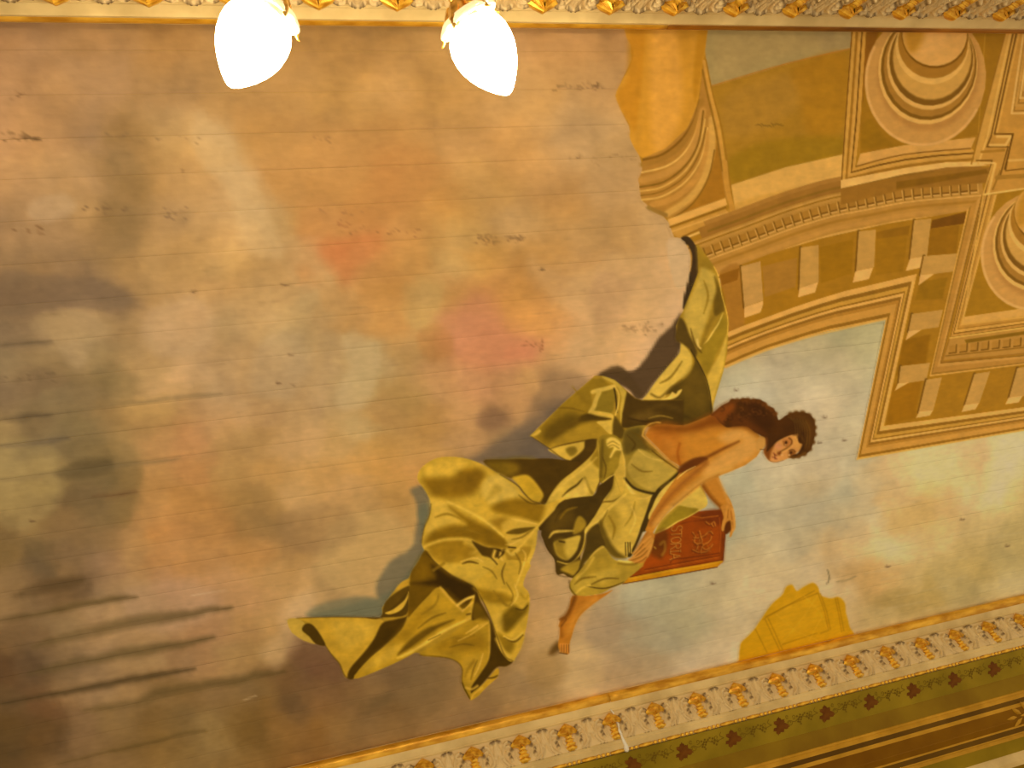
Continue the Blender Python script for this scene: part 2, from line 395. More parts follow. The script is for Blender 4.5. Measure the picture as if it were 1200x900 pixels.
P([(385, 620), (420, 600), (470, 610), (490, 640), (480, 670), (440, 700), (395, 690), (375, 660)], (198, 154, 86), 16, alpha=.55, wob=8)
P([(340, 700), (365, 690), (375, 715), (350, 740), (348, 762), (320, 780), (308, 765), (325, 735)], (204, 162, 108), 20, alpha=.38, wob=8)
P([(330, 600), (400, 590), (420, 620), (380, 650), (335, 640)], (140, 104, 62), 16, alpha=.4, wob=7)
P([(150, 690), (230, 680), (250, 720), (190, 740), (150, 725)], (180, 138, 98), 18, alpha=.4, wob=6)
P([(180, 360), (240, 350), (250, 400), (200, 420), (165, 395)], (196, 156, 108), 18, alpha=.4, wob=8)
P([(300, 400), (350, 390), (360, 440), (330, 470), (295, 450)], (182, 148, 102), 18, alpha=.4, wob=8)
P([(400, 390), (440, 400), (446, 440), (425, 480), (395, 470), (410, 430)], (196, 164, 110), 12, alpha=.4, wob=7)
P([(230, 130), (262, 150), (280, 190), (300, 220), (325, 262), (330, 300), (290, 290), (270, 230), (235, 190), (222, 160)], (204, 164, 106), 14, alpha=.4, wob=9)
P([(130, 180), (170, 190), (185, 240), (160, 290), (125, 280), (115, 230)], (142, 108, 62), 18, alpha=.4, wob=9)
P([(40, 235), (75, 225), (88, 245), (60, 262), (36, 254)], (196, 156, 108), 10, alpha=.5, wob=5)
P([(620, 300), (680, 320), (720, 300), (780, 310), (800, 340), (780, 380), (740, 400), (700, 430), (650, 430), (680, 380), (640, 350)], (204, 160, 104), 24, alpha=.35, wob=10)
P([(700, 320), (740, 330), (735, 370), (705, 390), (690, 360)], (174, 128, 84), 16, alpha=.35, wob=8)
P([(455, 660), (480, 640), (490, 600), (482, 575), (500, 572), (508, 610), (500, 650), (478, 680), (452, 702), (440, 690)], (98, 88, 62), 7, alpha=.75, wob=3)
# blue-green shadow cloud beside the long skirt
P([(365, 722), (400, 712), (455, 695), (480, 670), (495, 640), (490, 600), (503, 590), (504, 605), (500, 640), (492, 665), (455, 705), (448, 722)], (104, 98, 66), 9, alpha=0.85, wob=3)
P([(360, 722), (385, 705), (430, 700), (450, 715), (445, 722)], (112, 104, 70), 8, alpha=0.7, wob=3)
# painted dark shadow and dark cloud behind the flying scarf
P([(798, 279), (806, 277), (815, 287), (818, 318), (812, 337), (803, 362), (800, 352), (806, 330), (809, 300), (803, 286)], (62, 42, 20), 2.0, wob=1)
P([(800, 366), (797, 385), (798, 402), (790, 420), (768, 448), (754, 467), (735, 455), (705, 441), (712, 436), (745, 432), (762, 412), (772, 396), (788, 380)], (86, 60, 32), 5, wob=3)
P([(690, 452), (705, 436), (730, 430), (755, 462), (745, 468), (735, 452), (715, 440)], (80, 55, 26), 5, alpha=.9, wob=2)
# board-seam stains that the clouds show
def seam(pts, w, col, a):
    S(pts, col, w * 1.9, 6.0, alpha=a * .6, pid=None, wob=3, taper=True)
    S(pts[1:], col, w * 1.0, 4.0, alpha=a * .45, pid=None, wob=3, taper=True)
    S(pts, tuple(c * .8 for c in col), 1.0, 1.5, alpha=a * .3, pid=None, wob=1)
seam([(0, 727), (60, 717), (100, 708), (135, 702), (160, 699)], 5, (88, 66, 30), .75)
seam([(40, 757), (110, 740), (160, 728), (200, 722), (270, 713)], 9, (92, 70, 34), .75)
seam([(35, 788), (100, 775), (160, 764), (200, 757), (250, 747)], 8, (92, 70, 34), .75)
seam([(0, 825), (60, 815), (120, 803), (180, 792), (228, 783)], 5, (74, 54, 26), .9)
seam([(100, 832), (160, 824), (190, 812), (260, 800), (333, 787)], 8, (96, 72, 34), .75)
seam([(67, 896), (130, 880), (180, 868), (240, 856)], 4, (98, 72, 32), .7)
seam([(20, 698), (50, 688), (80, 683), (98, 678)], 9, (86, 62, 32), .8)
seam([(68, 556), (90, 551), (110, 547), (128, 545)], 11, (92, 72, 40), .9)
seam([(0, 523), (40, 519), (80, 513)], 3, (96, 78, 56), .7)
seam([(0, 562), (60, 556), (130, 547), (210, 537)], 3, (120, 96, 58), .6)
seam([(0, 492), (30, 489), (60, 486)], 4, (92, 72, 46), .7)
seam([(60, 486), (130, 475), (200, 467), (260, 462)], 2.5, (126, 100, 60), .6)
seam([(0, 406), (30, 404), (60, 401)], 4, (104, 82, 54), .7)
seam([(110, 582), (140, 580), (158, 576)], 2.5, (110, 74, 40), .8)
S([(285, 821), (300, 815)], (190, 150, 96), 1.5, 1, alpha=.6, pid=None)
S([(225, 698), (265, 692)], (200, 160, 110), 1.5, 1, alpha=.6, pid=None)
for (x, y, l, n_, dark) in [(0, 162, 46, 26, (96, 66, 34)), (12, 111, 14, 8, (120, 82, 46)), (365, 247, 60, 10, (150, 100, 56)), (645, 101, 66, 26, (120, 84, 46)),
                            (555, 281, 62, 36, (120, 84, 46)), (400, 272, 90, 16, (140, 92, 50)), (395, 262, 14, 8, (150, 90, 50)), (90, 245, 60, 16, (110, 80, 50)),
                            (190, 250, 34, 10, (118, 86, 56)), (110, 163, 130, 14, (128, 96, 58)), (0, 440, 62, 16, (104, 80, 50)), (14, 270, 34, 8, (110, 70, 36)),
                            (665, 185, 80, 10, (140, 102, 58)), (725, 385, 50, 26, (150, 104, 62)), (612, 405, 24, 12, (140, 80, 44)), (360, 163, 30, 7, (150, 104, 56))]:
    for k in range(n_):
        px_ = x + rng.random() * l; py_ = y + rng.normal() * 3.0
        ln = rng.random() * 5 + 1
        S([(px_, py_), (px_ + ln * .6, py_ + rng.normal() * 1.2), (px_ + ln, py_ + rng.normal() * 1.5)], dark, 1.0, 1.0, alpha=.75, pid=None)
for (x, y) in [(331, 335), (336, 334), (214, 201), (226, 342), (635, 316), (340, 417), (343, 451), (326, 449), (68, 72), (37, 611), (862, 457), (966, 489), (989, 516), (960, 519), (835, 684), (1127, 609), (1180, 640), (1040, 664)]:
    S([(x - 2, y), (x + 1, y + .6), (x + 3, y - .8)], (92, 62, 36), 1.1, 1.0, alpha=.75, pid=None); S([(x - 1, y - 2), (x, y - 1)], (92, 62, 36), 1.0, 1.0, alpha=.5, pid=None)
S([(970, 668), (972, 678), (969, 684)], (84, 70, 40), 1.3, 1, alpha=.8, pid=None)
S([(980, 682), (992, 680), (1003, 675)], (140, 112, 66), 1.2, 1, alpha=.8, pid=None)
for k in range(150):     # fine horizontal crazing
    x = rng.random() * 780; y = 40 + rng.random() * 700; ln = 8 + rng.random() * 30
    sl = -0.14 * max(0, (y - 200) / 600)
    S([(x, y), (x + ln / 2, y + sl * ln / 2 + rng.normal() * .6), (x + ln, y + sl * ln)], (110, 80, 46), .8, 1.0, alpha=.10 + .12 * rng.random(), pid=None)
for k in range(60):
    x = 850 + rng.random() * 350; y = 500 + rng.random() * 260; ln = 15 + rng.random() * 50
    S([(x, y), (x + ln / 2, y - ln * .09), (x + ln, y - .19 * ln)], (196, 168, 120), 2.0, 2.0, alpha=.15, pid=None)

# ---------------- painted architecture  (part 1), rosettes (part 2)
PID = 1
lt = (212, 156, 70); ml = (196, 140, 56); md = (172, 120, 42); dk = (132, 88, 18); vd = (100, 64, 8)
# whole ground of the architecture
P([(737, 30), (740, 70), (728, 95), (721, 112), (727, 128), (737, 148), (740, 165), (748, 180), (753, 195), (749, 218), (753, 236), (770, 246), (783, 260), (790, 278),
   (806, 279), (822, 293), (840, 312), (850, 345), (853, 372), (850, 430), (890, 412), (960, 390), (1038, 374), (1004, 538), (1200, 503), (1370, 478), (1370, 30)],
  (162, 112, 24), 1.2, smooth=False)
# orange column shaft
P([(737, 28), (742, 60), (738, 78), (728, 95), (721, 112), (727, 128), (737, 148), (738, 162), (746, 178), (754, 185), (768, 181), (780, 174), (800, 158), (810, 140), (818, 116), (820, 98), (824, 72), (830, 50), (830, 28)],
  (196, 136, 36), 1.5, wob=1)
P([(765, 28), (790, 28), (800, 110), (790, 160), (768, 178), (762, 130)], (212, 150, 58), 14, alpha=.8, pid=None)
P([(737, 28), (755, 28), (752, 90), (745, 150), (735, 140), (723, 112), (735, 90)], (186, 122, 22), 8, alpha=.7, pid=None)
P([(820, 28), (831, 28), (824, 70), (815, 120), (812, 90)], (176, 118, 18), 6, alpha=.7, pid=None)
# sky patch
P([(830, 28), (999, 28), (996, 58), (960, 65), (920, 76), (833, 102), (828, 76), (826, 60)], (162, 136, 78), 1.2, smooth=False)
P([(845, 40), (920, 38), (980, 50), (900, 70), (845, 90)], (172, 140, 80), 16, alpha=.5, pid=None)
P([(960, 30), (998, 30), (995, 56), (965, 60)], (160, 132, 80), 10, alpha=.5, pid=None)
# green ochre panel
P([(833, 102), (920, 76), (996, 58), (990, 140), (987, 181), (920, 196), (856, 217), (845, 160)], (160, 114, 26), 1.2, smooth=False)
P([(850, 110), (930, 85), (950, 110), (900, 150), (850, 160)], (164, 118, 40), 20, alpha=.6, pid=None)
P([(930, 80), (992, 65), (988, 150), (950, 160), (935, 110)], (166, 112, 16), 16, alpha=.6, pid=None)
P([(850, 190), (900, 165), (985, 160), (985, 182), (910, 200), (860, 214)], (142, 106, 12), 12, alpha=.7, pid=None)
S([(833, 101), (920, 75), (996, 57)], (172, 112, 30), 1.5)
for k in range(14): S([(885 + k * 2.3, 146 + rng.normal()), (888 + k * 2.3, 147 + rng.normal())], (96, 70, 20), 1, 1, alpha=.6, pid=None)
# light ledge
P([(856, 217), (920, 196), (987, 181), (985, 218), (960, 223), (920, 233), (862, 253)], (208, 156, 70), 1.2, smooth=False)
P([(862, 238), (920, 222), (985, 210), (985, 219), (862, 254)], (190, 138, 52), 5, alpha=.7, pid=None)
# left scroll (fluted volute)
P([(754, 185), (780, 174), (805, 150), (819, 118), (824, 76), (838, 132), (848, 200), (860, 254), (850, 231), (820, 243), (782, 256), (765, 247), (751, 233), (748, 210), (752, 200)], (168, 116, 40), 1.2, smooth=False)
P([(834, 130), (842, 180), (850, 231), (800, 249), (822, 225), (832, 190), (835, 160)], (158, 104, 22), 1.5, smooth=False)
S([(754, 187), (776, 181), (797, 165), (812, 143), (820, 118)], (120, 78, 14), 3, 2, pid=None)
S([(753, 193), (778, 185), (800, 168), (814, 145), (822, 118)], (156, 108, 34), 6, 2, pid=None)
S([(752, 202), (780, 195), (800, 181), (814, 158), (821, 132)], (214, 164, 76), 2.2, 1, pid=None)
S([(752, 211), (780, 203), (803, 186), (817, 160), (823, 130)], (184, 130, 52), 8, 3, pid=None)
S([(750, 219), (778, 213), (803, 194), (818, 168), (824, 130)], (126, 86, 20), 2.2, 1, pid=None)
S([(750, 224), (776, 219), (803, 200), (819, 172), (826, 140)], (204, 154, 66), 2, 1, pid=None)
S([(751, 229), (776, 224), (803, 206), (820, 178), (827, 150)], (134, 92, 24), 1.8, 1, pid=None)
S([(752, 234), (776, 230), (804, 212), (822, 184), (829, 150)], (208, 158, 70), 2.2, 1, pid=None)
S([(764, 240), (785, 234), (808, 218), (825, 190), (831, 155)], (186, 130, 50), 7, 2, pid=None)
S([(782, 250), (806, 234), (824, 210), (834, 176), (834, 140)], (200, 148, 62), 8, 3, pid=None)
S([(786, 257), (812, 238), (830, 208), (837, 176)], (126, 86, 18), 1.6, 1, pid=None)
S([(760, 243), (770, 248), (780, 252)], (150, 108, 40), 5, 2, pid=None)
# right post of the volute
S([(825, 72), (832, 108), (842, 150), (849, 198)], (196, 140, 50), 4, 1)
S([(823, 82), (829, 112), (838, 150), (846, 200)], (140, 96, 22), 2.2, 1, pid=None)
S([(827, 70), (835, 110), (846, 152), (854, 205), (861, 250)], (150, 102, 22), 1.5, 1, pid=None)
S([(849, 190), (852, 220), (860, 252)], (186, 130, 44), 6, 1)
# bars under the volute
P([(782, 257), (850, 232), (852, 240), (785, 265)], lt, 1, smooth=False)
S([(785, 266), (850, 243)], dk, 2)
P([(786, 268), (850, 245), (858, 253), (796, 279), (790, 276)], (188, 134, 50), 1, smooth=False)
S([(788, 271), (852, 249)], (204, 150, 64), 2, pid=None)
S([(805, 278), (830, 268), (862, 256)], (218, 168, 80), 2.6)
S([(800, 277), (830, 264), (860, 254)], dk, 1.5, pid=None)

# long curved cornice with dentils
arc = [(806, 312), (831, 302), (855, 293), (880, 284), (922, 268), (950, 259), (978, 251), (1020, 243), (1050, 237), (1080, 233), (1115, 230), (1152, 227)]
arc = smooth_pts(arc, False, 3)
def band(d0, d1, col, soft=0.9, i0=0, i1=None, pid='cur'):
    seg_ = arc[i0:i1]
    p = np.concatenate([offset(seg_, d0), offset(seg_, d1)[::-1]])
    P(list(map(tuple, p)), col, soft, smooth=False, pid=pid)
band(-42, -36, (160, 110, 40), 1, 4)
band(-37, -24, (148, 100, 32), 1.5, 3)
band(-31, -28, (132, 92, 24), 1.5, 4)
band(-24, -20, (172, 122, 46), 1)
band(-22, -20.6, (190, 140, 60), .8)
band(-19.5, -18.5, dk, .8)
band(-18.5, -15, (178, 128, 50), .8)
band(-15, 1, (172, 122, 46), .8)
band(1, 25, (176, 124, 46), 1)
band(1, 2.6, (204, 152, 70), .8)
band(7, 10, (160, 110, 32), 2.5)
band(14, 19, (184, 130, 52), 3)
band(21.5, 24.5, (202, 150, 66), 1)
band(24.5, 26.5, (122, 80, 12), 1)
# dentils along the arc
cum = np.concatenate([[0], np.cumsum(np.linalg.norm(np.diff(arc, axis=0), axis=1))])
def arc_pt(s, d):
    i = min(max(np.searchsorted(cum, s) - 1, 0), len(arc) - 2)
    t = (s - cum[i]) / (cum[i + 1] - cum[i]); p = arc[i] * (1 - t) + arc[i + 1] * t
    tg = arc[i + 1] - arc[i]; tg = tg / np.linalg.norm(tg)
    return p + np.array([-tg[1], tg[0]]) * d
s_ = 24.0
while s_ < cum[-1] - 8:
    q = [arc_pt(s_, -13), arc_pt(s_ + 9, -13), arc_pt(s_ + 8.5, -3), arc_pt(s_ + .5, -3)]
    P(list(map(tuple, q)), (160, 110, 34), .8, smooth=False, pid=None)
    S([tuple(arc_pt(s_ + .3, -13)), tuple(arc_pt(s_, -1))], (118, 78, 16), 1.6, .8, pid=None)
    S([tuple(arc_pt(s_ + .8, -4.4)), tuple(arc_pt(s_ + 8, -4.4))], (112, 72, 14), 1.6, .8, pid=None)
    S([tuple(arc_pt(s_ + 1, -2.4)), tuple(arc_pt(s_ + 8, -2.4))], (210, 160, 80), 1.2, .8, pid=None)
    S([tuple(arc_pt(s_ + 9.7, -12)), tuple(arc_pt(s_ + 9.7, -1))], (196, 146, 64), 1.2, .8, pid=None)
    s_ += 11.0

# soffit panel between cornice and inner frame
P([(843, 320), (900, 298), (960, 280), (1040, 262), (1133, 247), (1112, 345), (1089, 441), (1200, 428), (1370, 410), (1370, 450), (1200, 477), (1035, 499), (1055, 410), (1074, 321), (1020, 334), (960, 350), (900, 371), (850, 390)],
  (158, 108, 18), 1, smooth=False)
P([(843, 320), (868, 312), (872, 380), (852, 388), (850, 350)], (160, 106, 34), 4, alpha=.8, pid=None)
P([(1092, 258), (1132, 248), (1130, 262), (1090, 268)], (112, 68, 6), 1, smooth=False)
P([(843, 322), (866, 314), (864, 328), (846, 334)], (134, 84, 14), 1, smooth=False)
P([(1026, 272), (1066, 264), (1064, 276), (1027, 283)], (138, 92, 12), 1.5, smooth=False, pid=None)
P([(1088, 268), (1124, 264), (1120, 298), (1084, 300)], (142, 94, 10), 1.5, smooth=False, pid=None)
P([(893, 312), (934, 302), (932, 336), (896, 348)], (160, 110, 34), 2, smooth=False, pid=None)
P([(960, 290), (1000, 280), (998, 320), (962, 332)], (150, 102, 10), 2, smooth=False, pid=None)
P([(1026, 280), (1063, 275), (1058, 318), (1026, 322)], (150, 102, 12), 2, smooth=False, pid=None)
P([(1078, 330), (1110, 325), (1104, 350), (1072, 352)], (142, 98, 10), 3, smooth=False, pid=None)
P([(1058, 398), (1090, 392), (1084, 430), (1050, 440)], (140, 92, 6), 4, smooth=False, pid=None)
P([(1046, 450), (1080, 445), (1072, 490), (1038, 498)], (150, 98, 8), 4, smooth=False, pid=None)
def bar(reg, body, lit, sh=None, c=(184, 136, 60)):
    b_ = T(reg, body)
    S([b_[0], b_[-1]], (110, 72, 10), 3.5, 1.5, smooth=False, pid=None)
    P(body, c, .9, reg, smooth=False)
    P(lit, (216, 162, 82), .9, reg, smooth=False)
bar('L', [(640, 660), (755, 630), (770, 860), (660, 900)], [(660, 900), (770, 862), (768, 890), (755, 930), (660, 962)], c=(186, 138, 66))
bar('L', [(990, 550), (1095, 535), (1095, 752), (982, 792)], [(982, 790), (1092, 753), (1075, 812), (975, 842)])
bar('M', [(230, 455), (330, 445), (320, 665), (215, 690)], [(210, 690), (315, 667), (290, 735), (195, 755)])
bar('M', [(555, 390), (655, 380), (630, 605), (530, 615)], [(530, 615), (630, 602), (600, 667), (505, 687)])
bar('M', [(612, 600), (805, 585), (788, 690), (670, 705), (590, 710)], [(590, 710), (672, 705), (580, 772)])
bar('O', [(388, 122), (548, 100), (525, 190), (440, 202), (370, 212)], [(370, 210), (438, 203), (355, 258)])
bar('O', [(330, 390), (482, 373), (462, 462), (370, 477), (318, 487)], [(315, 480), (372, 475), (300, 517)])
bar('O', [(462, 460), (542, 448), (497, 620), (422, 628)], [(425, 625), (497, 617), (480, 645), (408, 657)])
bar('O', [(710, 430), (790, 418), (735, 580), (660, 590)], [(658, 590), (733, 580), (715, 612), (643, 627)])
bar('O', [(930, 400), (1010, 390), (966, 545), (888, 552)], [(885, 552), (958, 543), (937, 577), (868, 587)])
bar('O', [(1130, 372), (1210, 362), (1160, 520), (1085, 530)], [(1085, 530), (1160, 520), (1140, 552), (1068, 560)])

# inner frame of the sky opening
A = [(846, 392), (870, 382), (900, 371), (930, 360), (960, 350), (990, 341), (1020, 334), (1074, 321), (1035, 499), (1200, 477), (1370, 454)]
B = [(846, 432), (870, 421), (897, 410), (922, 402), (948, 394), (970, 388), (990, 384), (1038, 374), (1004, 538), (1200, 504), (1370, 478)]
RIB(A, B, [(0, 1, (178, 124, 42)), (0, .16, lt), (.16, .27, (136, 92, 20)), (.27, .38, (188, 136, 46)), (.38, .42, dk), (.42, .5, lt), (.5, .58, (140, 94, 24)),
           (.58, .66, (170, 116, 36)), (.66, .86, (192, 136, 52)), (.86, .95, (142, 96, 22)), (.95, 1.0, (206, 150, 60))])
S([(850, 431), (897, 411), (948, 395), (990, 385), (1038, 374)], (210, 158, 72), 1.6, pid=None)
S([(1004, 538), (1200, 504), (1370, 478)], (206, 154, 62), 1.6, pid=None)
S([(1073, 322), (1035, 499)], (206, 150, 60), 1.5, pid=None)
# outer frame at right
A = [(1152, 227), (1103, 424), (1200, 416), (1370, 402)]
B = [(1133, 246), (1089, 441), (1200, 427), (1370, 412)]
RIB(A, B, [(0, 1, (176, 122, 44)), (0, .12, dk), (.12, .35, (190, 136, 56)), (.75, .88, (150, 104, 30)), (.9, 1, (206, 152, 62))])
# dentil course right
P([(1113, 396), (1200, 383), (1370, 360), (1370, 402), (1200, 414), (1104, 422)], (176, 124, 46), 1, smooth=False)
P([(1130, 398), (1200, 388), (1370, 368), (1370, 374), (1200, 392), (1132, 402)], (126, 88, 10), 1.5, smooth=False, pid=None)
for k in range(22):
    x = 1112 + k * 12.6; y = 413 - (x - 1112) * .105
    P([(x, y - 8), (x + 8, y - 9), (x + 7.4, y), (x - .4, y + 1)], (168, 116, 38), .8, smooth=False, pid=None)
    S([(x + 8.6, y - 9), (x + 8, y), (x, y + 1)], (112, 74, 12), 1.5, .8, smooth=False, pid=None)
S([(1108, 417), (1200, 407), (1370, 388)], (126, 84, 16), 1.2, pid=None)
S([(1112, 398), (1104, 424), (1200, 414)], (150, 100, 28), 1.2, smooth=False, pid=None)
# coffer frame right
A = [(1152, 228), (1113, 396), (1200, 383), (1370, 360)]
B = [(1168, 228), (1128, 378), (1200, 370), (1370, 350)]
RIB(A, B, [(0, 1, (180, 126, 44)), (0, .08, dk), (.08, .25, (184, 130, 50)), (.25, .33, (110, 70, 10)), (.33, .55, (200, 146, 58)), (.55, .62, (150, 100, 26)), (.8, 1, (202, 148, 60))])
S([(1113, 396), (1200, 384), (1370, 361)], (212, 164, 70), 1.6, pid=None)
P([(1168, 228), (1200, 222), (1370, 200), (1370, 350), (1200, 370), (1128, 378)], (156, 108, 16), 1, smooth=False)
P([(1130, 371), (1200, 361), (1370, 342), (1370, 350), (1200, 370), (1128, 379)], (204, 150, 66), 1, smooth=False)
# coffer field with big rosette (upper)
P([(1014, 30), (1180, 30), (1160, 110), (1146, 158), (1008, 182), (1008, 140)], (152, 104, 16), 1, smooth=False)
P([(1015, 34), (1030, 34), (1016, 80), (1010, 120)], (130, 78, 14), 5, alpha=.8, pid=None)
P([(1010, 175), (1030, 172), (1060, 172), (1040, 165), (1020, 140), (1010, 150)], (140, 98, 10), 5, alpha=.7, pid=None)
S([(1154, 40), (1150, 100), (1146, 156)], (172, 122, 30), 1.2, pid=None)
# frame left of it and under it
A = [(998, 30), (990, 140), (985, 218), (1022, 210), (1060, 203), (1100, 197), (1162, 193)]
B = [(1015, 30), (1008, 140), (1002, 196), (1033, 187), (1062, 181), (1098, 177), (1138, 174)]
RIB(A, B, [(0, 1, (190, 134, 48)), (0, .08, (110, 70, 10)), (.08, .3, (196, 142, 54)), (.3, .45, (150, 102, 26)), (.5, .68, (196, 142, 56)), (.68, .78, (108, 70, 12)), (.78, 1, (196, 140, 52))])
P([(1008, 180), (1060, 170), (1143, 161), (1137, 175), (1062, 182), (1003, 195)], (206, 150, 68), 1, smooth=False)
S([(1003, 195), (1060, 181), (1137, 174)], (116, 74, 12), 1.4, pid=None)
P([(985, 211), (1060, 197), (1110, 190), (1160, 190), (1162, 194), (1110, 196), (1060, 204), (985, 221)], (220, 168, 84), 1, smooth=False)
P([(985, 221), (1060, 206), (1140, 196), (1160, 196), (1156, 214), (1060, 222), (985, 240)], (146, 98, 26), 2, smooth=False, pid=None)
P([(1050, 213), (1155, 198), (1158, 203), (1050, 222)], (126, 84, 12), 2, smooth=False, pid=None)
# stepped frames at the right edge
P([(1180, 30), (1370, 30), (1370, 215), (1200, 222), (1152, 228), (1160, 195), (1146, 190), (1148, 158)], (188, 132, 48), 1, smooth=False)
P([(1178, 40), (1192, 40), (1165, 158), (1155, 158), (1146, 190), (1140, 190), (1148, 150)], (196, 142, 56), 1, smooth=False)
for pts, c, w in [([(1191, 38), (1165, 157), (1187, 157), (1177, 198)], vd, 1.6), ([(1187, 38), (1161, 160), (1156, 172), (1181, 172), (1172, 205)], vd, 1.4),
                  ([(1184, 38), (1157, 160), (1146, 192)], (212, 160, 70), 2.5), ([(1194, 38), (1168, 155)], (206, 150, 60), 2.0),
                  ([(1178, 38), (1146, 160), (1138, 192)], (146, 98, 22), 1.5), ([(1168, 160), (1184, 160), (1178, 170), (1160, 170)], (216, 166, 78), 3.0),
                  ([(1150, 178), (1176, 176)], (160, 110, 30), 3), ([(1144, 188), (1162, 188), (1154, 226)], vd, 1.4), ([(1148, 191), (1165, 191)], (220, 170, 84), 2),
                  ([(1166, 192), (1158, 226)], (216, 164, 74), 3), ([(1172, 200), (1163, 222)], (150, 102, 26), 2), ([(1186, 158), (1178, 200), (1215, 196)], vd, 1.2),
                  ([(1152, 228), (1200, 221), (1370, 198)], (222, 174, 84), 2), ([(1182, 188), (1370, 180)], (206, 156, 70), 3), ([(1168, 208), (1200, 206), (1370, 190)], (160, 112, 34), 5)]:
    S(pts, c, w, 1, smooth=False, pid=None)
for k, (x, y) in enumerate([(1185, 133), (1190, 124), (1195, 115), (1199, 106)]):
    S([(x + (190 - y) * .0 + 14 - k * 1, 40), (x, y), (1370, y - 6)], (214, 166, 84) if k % 2 == 0 else (190, 138, 56), 2.2, 1, smooth=False, pid=None)
    S([(x + 17, 40), (x + 3, y - 3), (1370, y - 9)], (140, 96, 30), 1.2, 1, smooth=False, pid=None)
PID = 2
def rosette(cx, cy, k, rot):
    c0 = (cx, cy)
    ELL(cx, cy, 71 * k, 80 * k, (192, 138, 60), 1.2, rot)
    ELL(cx + 4 * k, cy - 6 * k, 60 * k, 68 * k, (176, 122, 50), 8, rot, pid=None)
    ARC(cx, cy, 69 * k, 78 * k, (212, 158, 78), 3, 20, 200, 2, rot)
    ELL(cx + 3 * k, cy - 12 * k, 58 * k, 66 * k, (214, 162, 74), 1.2, rot, pid=None)
    ELL(cx + 4 * k, cy - 14 * k, 56 * k, 63 * k, (120, 80, 14), 1.2, rot, pid=None)
    ELL(cx + 5 * k, cy - 16 * k, 53.5 * k, 61 * k, (160, 110, 34), 1.5, rot, pid=None)
    ELL(cx + 6 * k, cy - 20 * k, 51 * k, 57 * k, (210, 158, 72), 1.2, rot, pid=None)
    ELL(cx + 7 * k, cy - 22 * k, 49 * k, 54 * k, (118, 78, 14), 1.4, rot, pid=None)
    ELL(cx + 8 * k, cy - 26 * k, 46 * k, 51 * k, (198, 146, 60), 3, rot, pid=None)
    ELL(cx + 8 * k, cy - 38 * k, 43 * k, 45 * k, (216, 164, 74), 1.2, rot, pid=None)
    ELL(cx + 9 * k, cy - 42 * k, 41 * k, 42 * k, (160, 108, 28), 1.5, rot, pid=None)
    ELL(cx + 11 * k, cy - 50 * k, 39 * k, 38 * k, (116, 74, 8), 1.5, rot, pid=None)
    ELL(cx + 11 * k, cy - 52 * k, 38 * k, 37.5 * k, (212, 156, 72), 1.5, rot, pid=None)
    ELL(cx + 6 * k, cy - 58 * k, 22 * k, 30 * k, (218, 162, 78), 14, rot, pid=None)
    ELL(cx - 12 * k, cy - 58 * k, 12 * k, 28 * k, (176, 120, 24), 12, rot, alpha=.8, pid=None)
rosette(1084, 92, 1.0, 0.16)
rosette(1212, 294, 0.88, 0.30)
PID = 1
S([(1162, 194), (1152, 228), (1128, 378)], (206, 154, 64), 1.5, smooth=False, pid=None)

# ochre fragment at the lower border
PID = 3
P([(80, 960), (86, 910), (92, 850), (120, 815), (150, 785), (178, 745), (205, 705), (250, 660), (270, 625), (292, 618), (310, 640), (340, 620), (375, 606), (395, 625), (405, 655), (440, 668), (478, 665), (500, 690), (505, 730), (520, 780), (545, 830), (540, 960)],
  (194, 138, 12), 3, 'Q', wob=2)
P([(250, 700), (330, 660), (390, 660), (400, 760), (330, 800), (240, 820)], (200, 144, 18), 12, 'Q', alpha=.6, pid=None)
for pts in [[(180, 752), (270, 700), (392, 650)], [(188, 752), (215, 810), (245, 872)], [(200, 748), (225, 800), (255, 868)], [(396, 652), (420, 720), (435, 795), (405, 806)], [(404, 652), (428, 720), (443, 790)],
            [(150, 790), (175, 840), (195, 880)], [(462, 668), (475, 730), (487, 800)], [(470, 668), (483, 730), (495, 795)], [(190, 742), (290, 690), (380, 640)], [(390, 806), (300, 835), (255, 850)]]:
    S(pts, (158, 106, 6), 4, 1.5, 'Q', smooth=False, pid=None, alpha=.75)
for pts in [[(230, 730), (310, 800), (395, 835)], [(250, 850), (340, 740), (392, 660)], [(340, 660), (400, 720), (432, 790)], [(230, 735), (290, 700)], [(360, 835), (410, 740)]]:
    S(pts, (212, 158, 34), 3, 1.5, 'Q', smooth=False, pid=None, alpha=.4)

# ---------------- the draped woman
# drapery (part 4)
PID = 4
L1 = (206, 168, 76); L2 = (184, 148, 54); M1 = (158, 122, 32); M2 = (138, 104, 20); D1 = (108, 78, 12); D2 = (80, 54, 6); D3 = (58, 36, 4)
# flying scarf, with its dark shadow painted beside the cloud
P([(782, 282), (797, 280), (804, 287), (809, 300), (808, 318), (803, 336), (792, 336), (784, 310)], (204, 160, 104), 2.0, pid=0)
P([(798, 279), (806, 277), (814, 286), (820, 300), (820, 325), (812, 340), (803, 362), (800, 358), (805, 335), (809, 318), (811, 300), (806, 287)], (62, 42, 18), 1.8, pid=None)
P([(770, 62), (800, 100), (845, 162), (862, 200), (880, 280), (905, 368), (914, 420), (908, 560), (890, 645), (862, 735), (843, 800), (836, 850), (720, 890), (560, 900), (430, 890), (420, 760), (470, 770), (524, 778), (545, 745), (590, 680), (640, 620), (690, 562), (696, 520), (680, 500), (672, 440), (690, 395), (705, 370), (745, 270), (775, 190)], M1, 1.2, 'A', smooth=False)
P([(770, 70), (800, 104), (840, 170), (830, 205), (800, 200), (778, 205), (772, 130)], (150, 116, 30), 8, 'A')
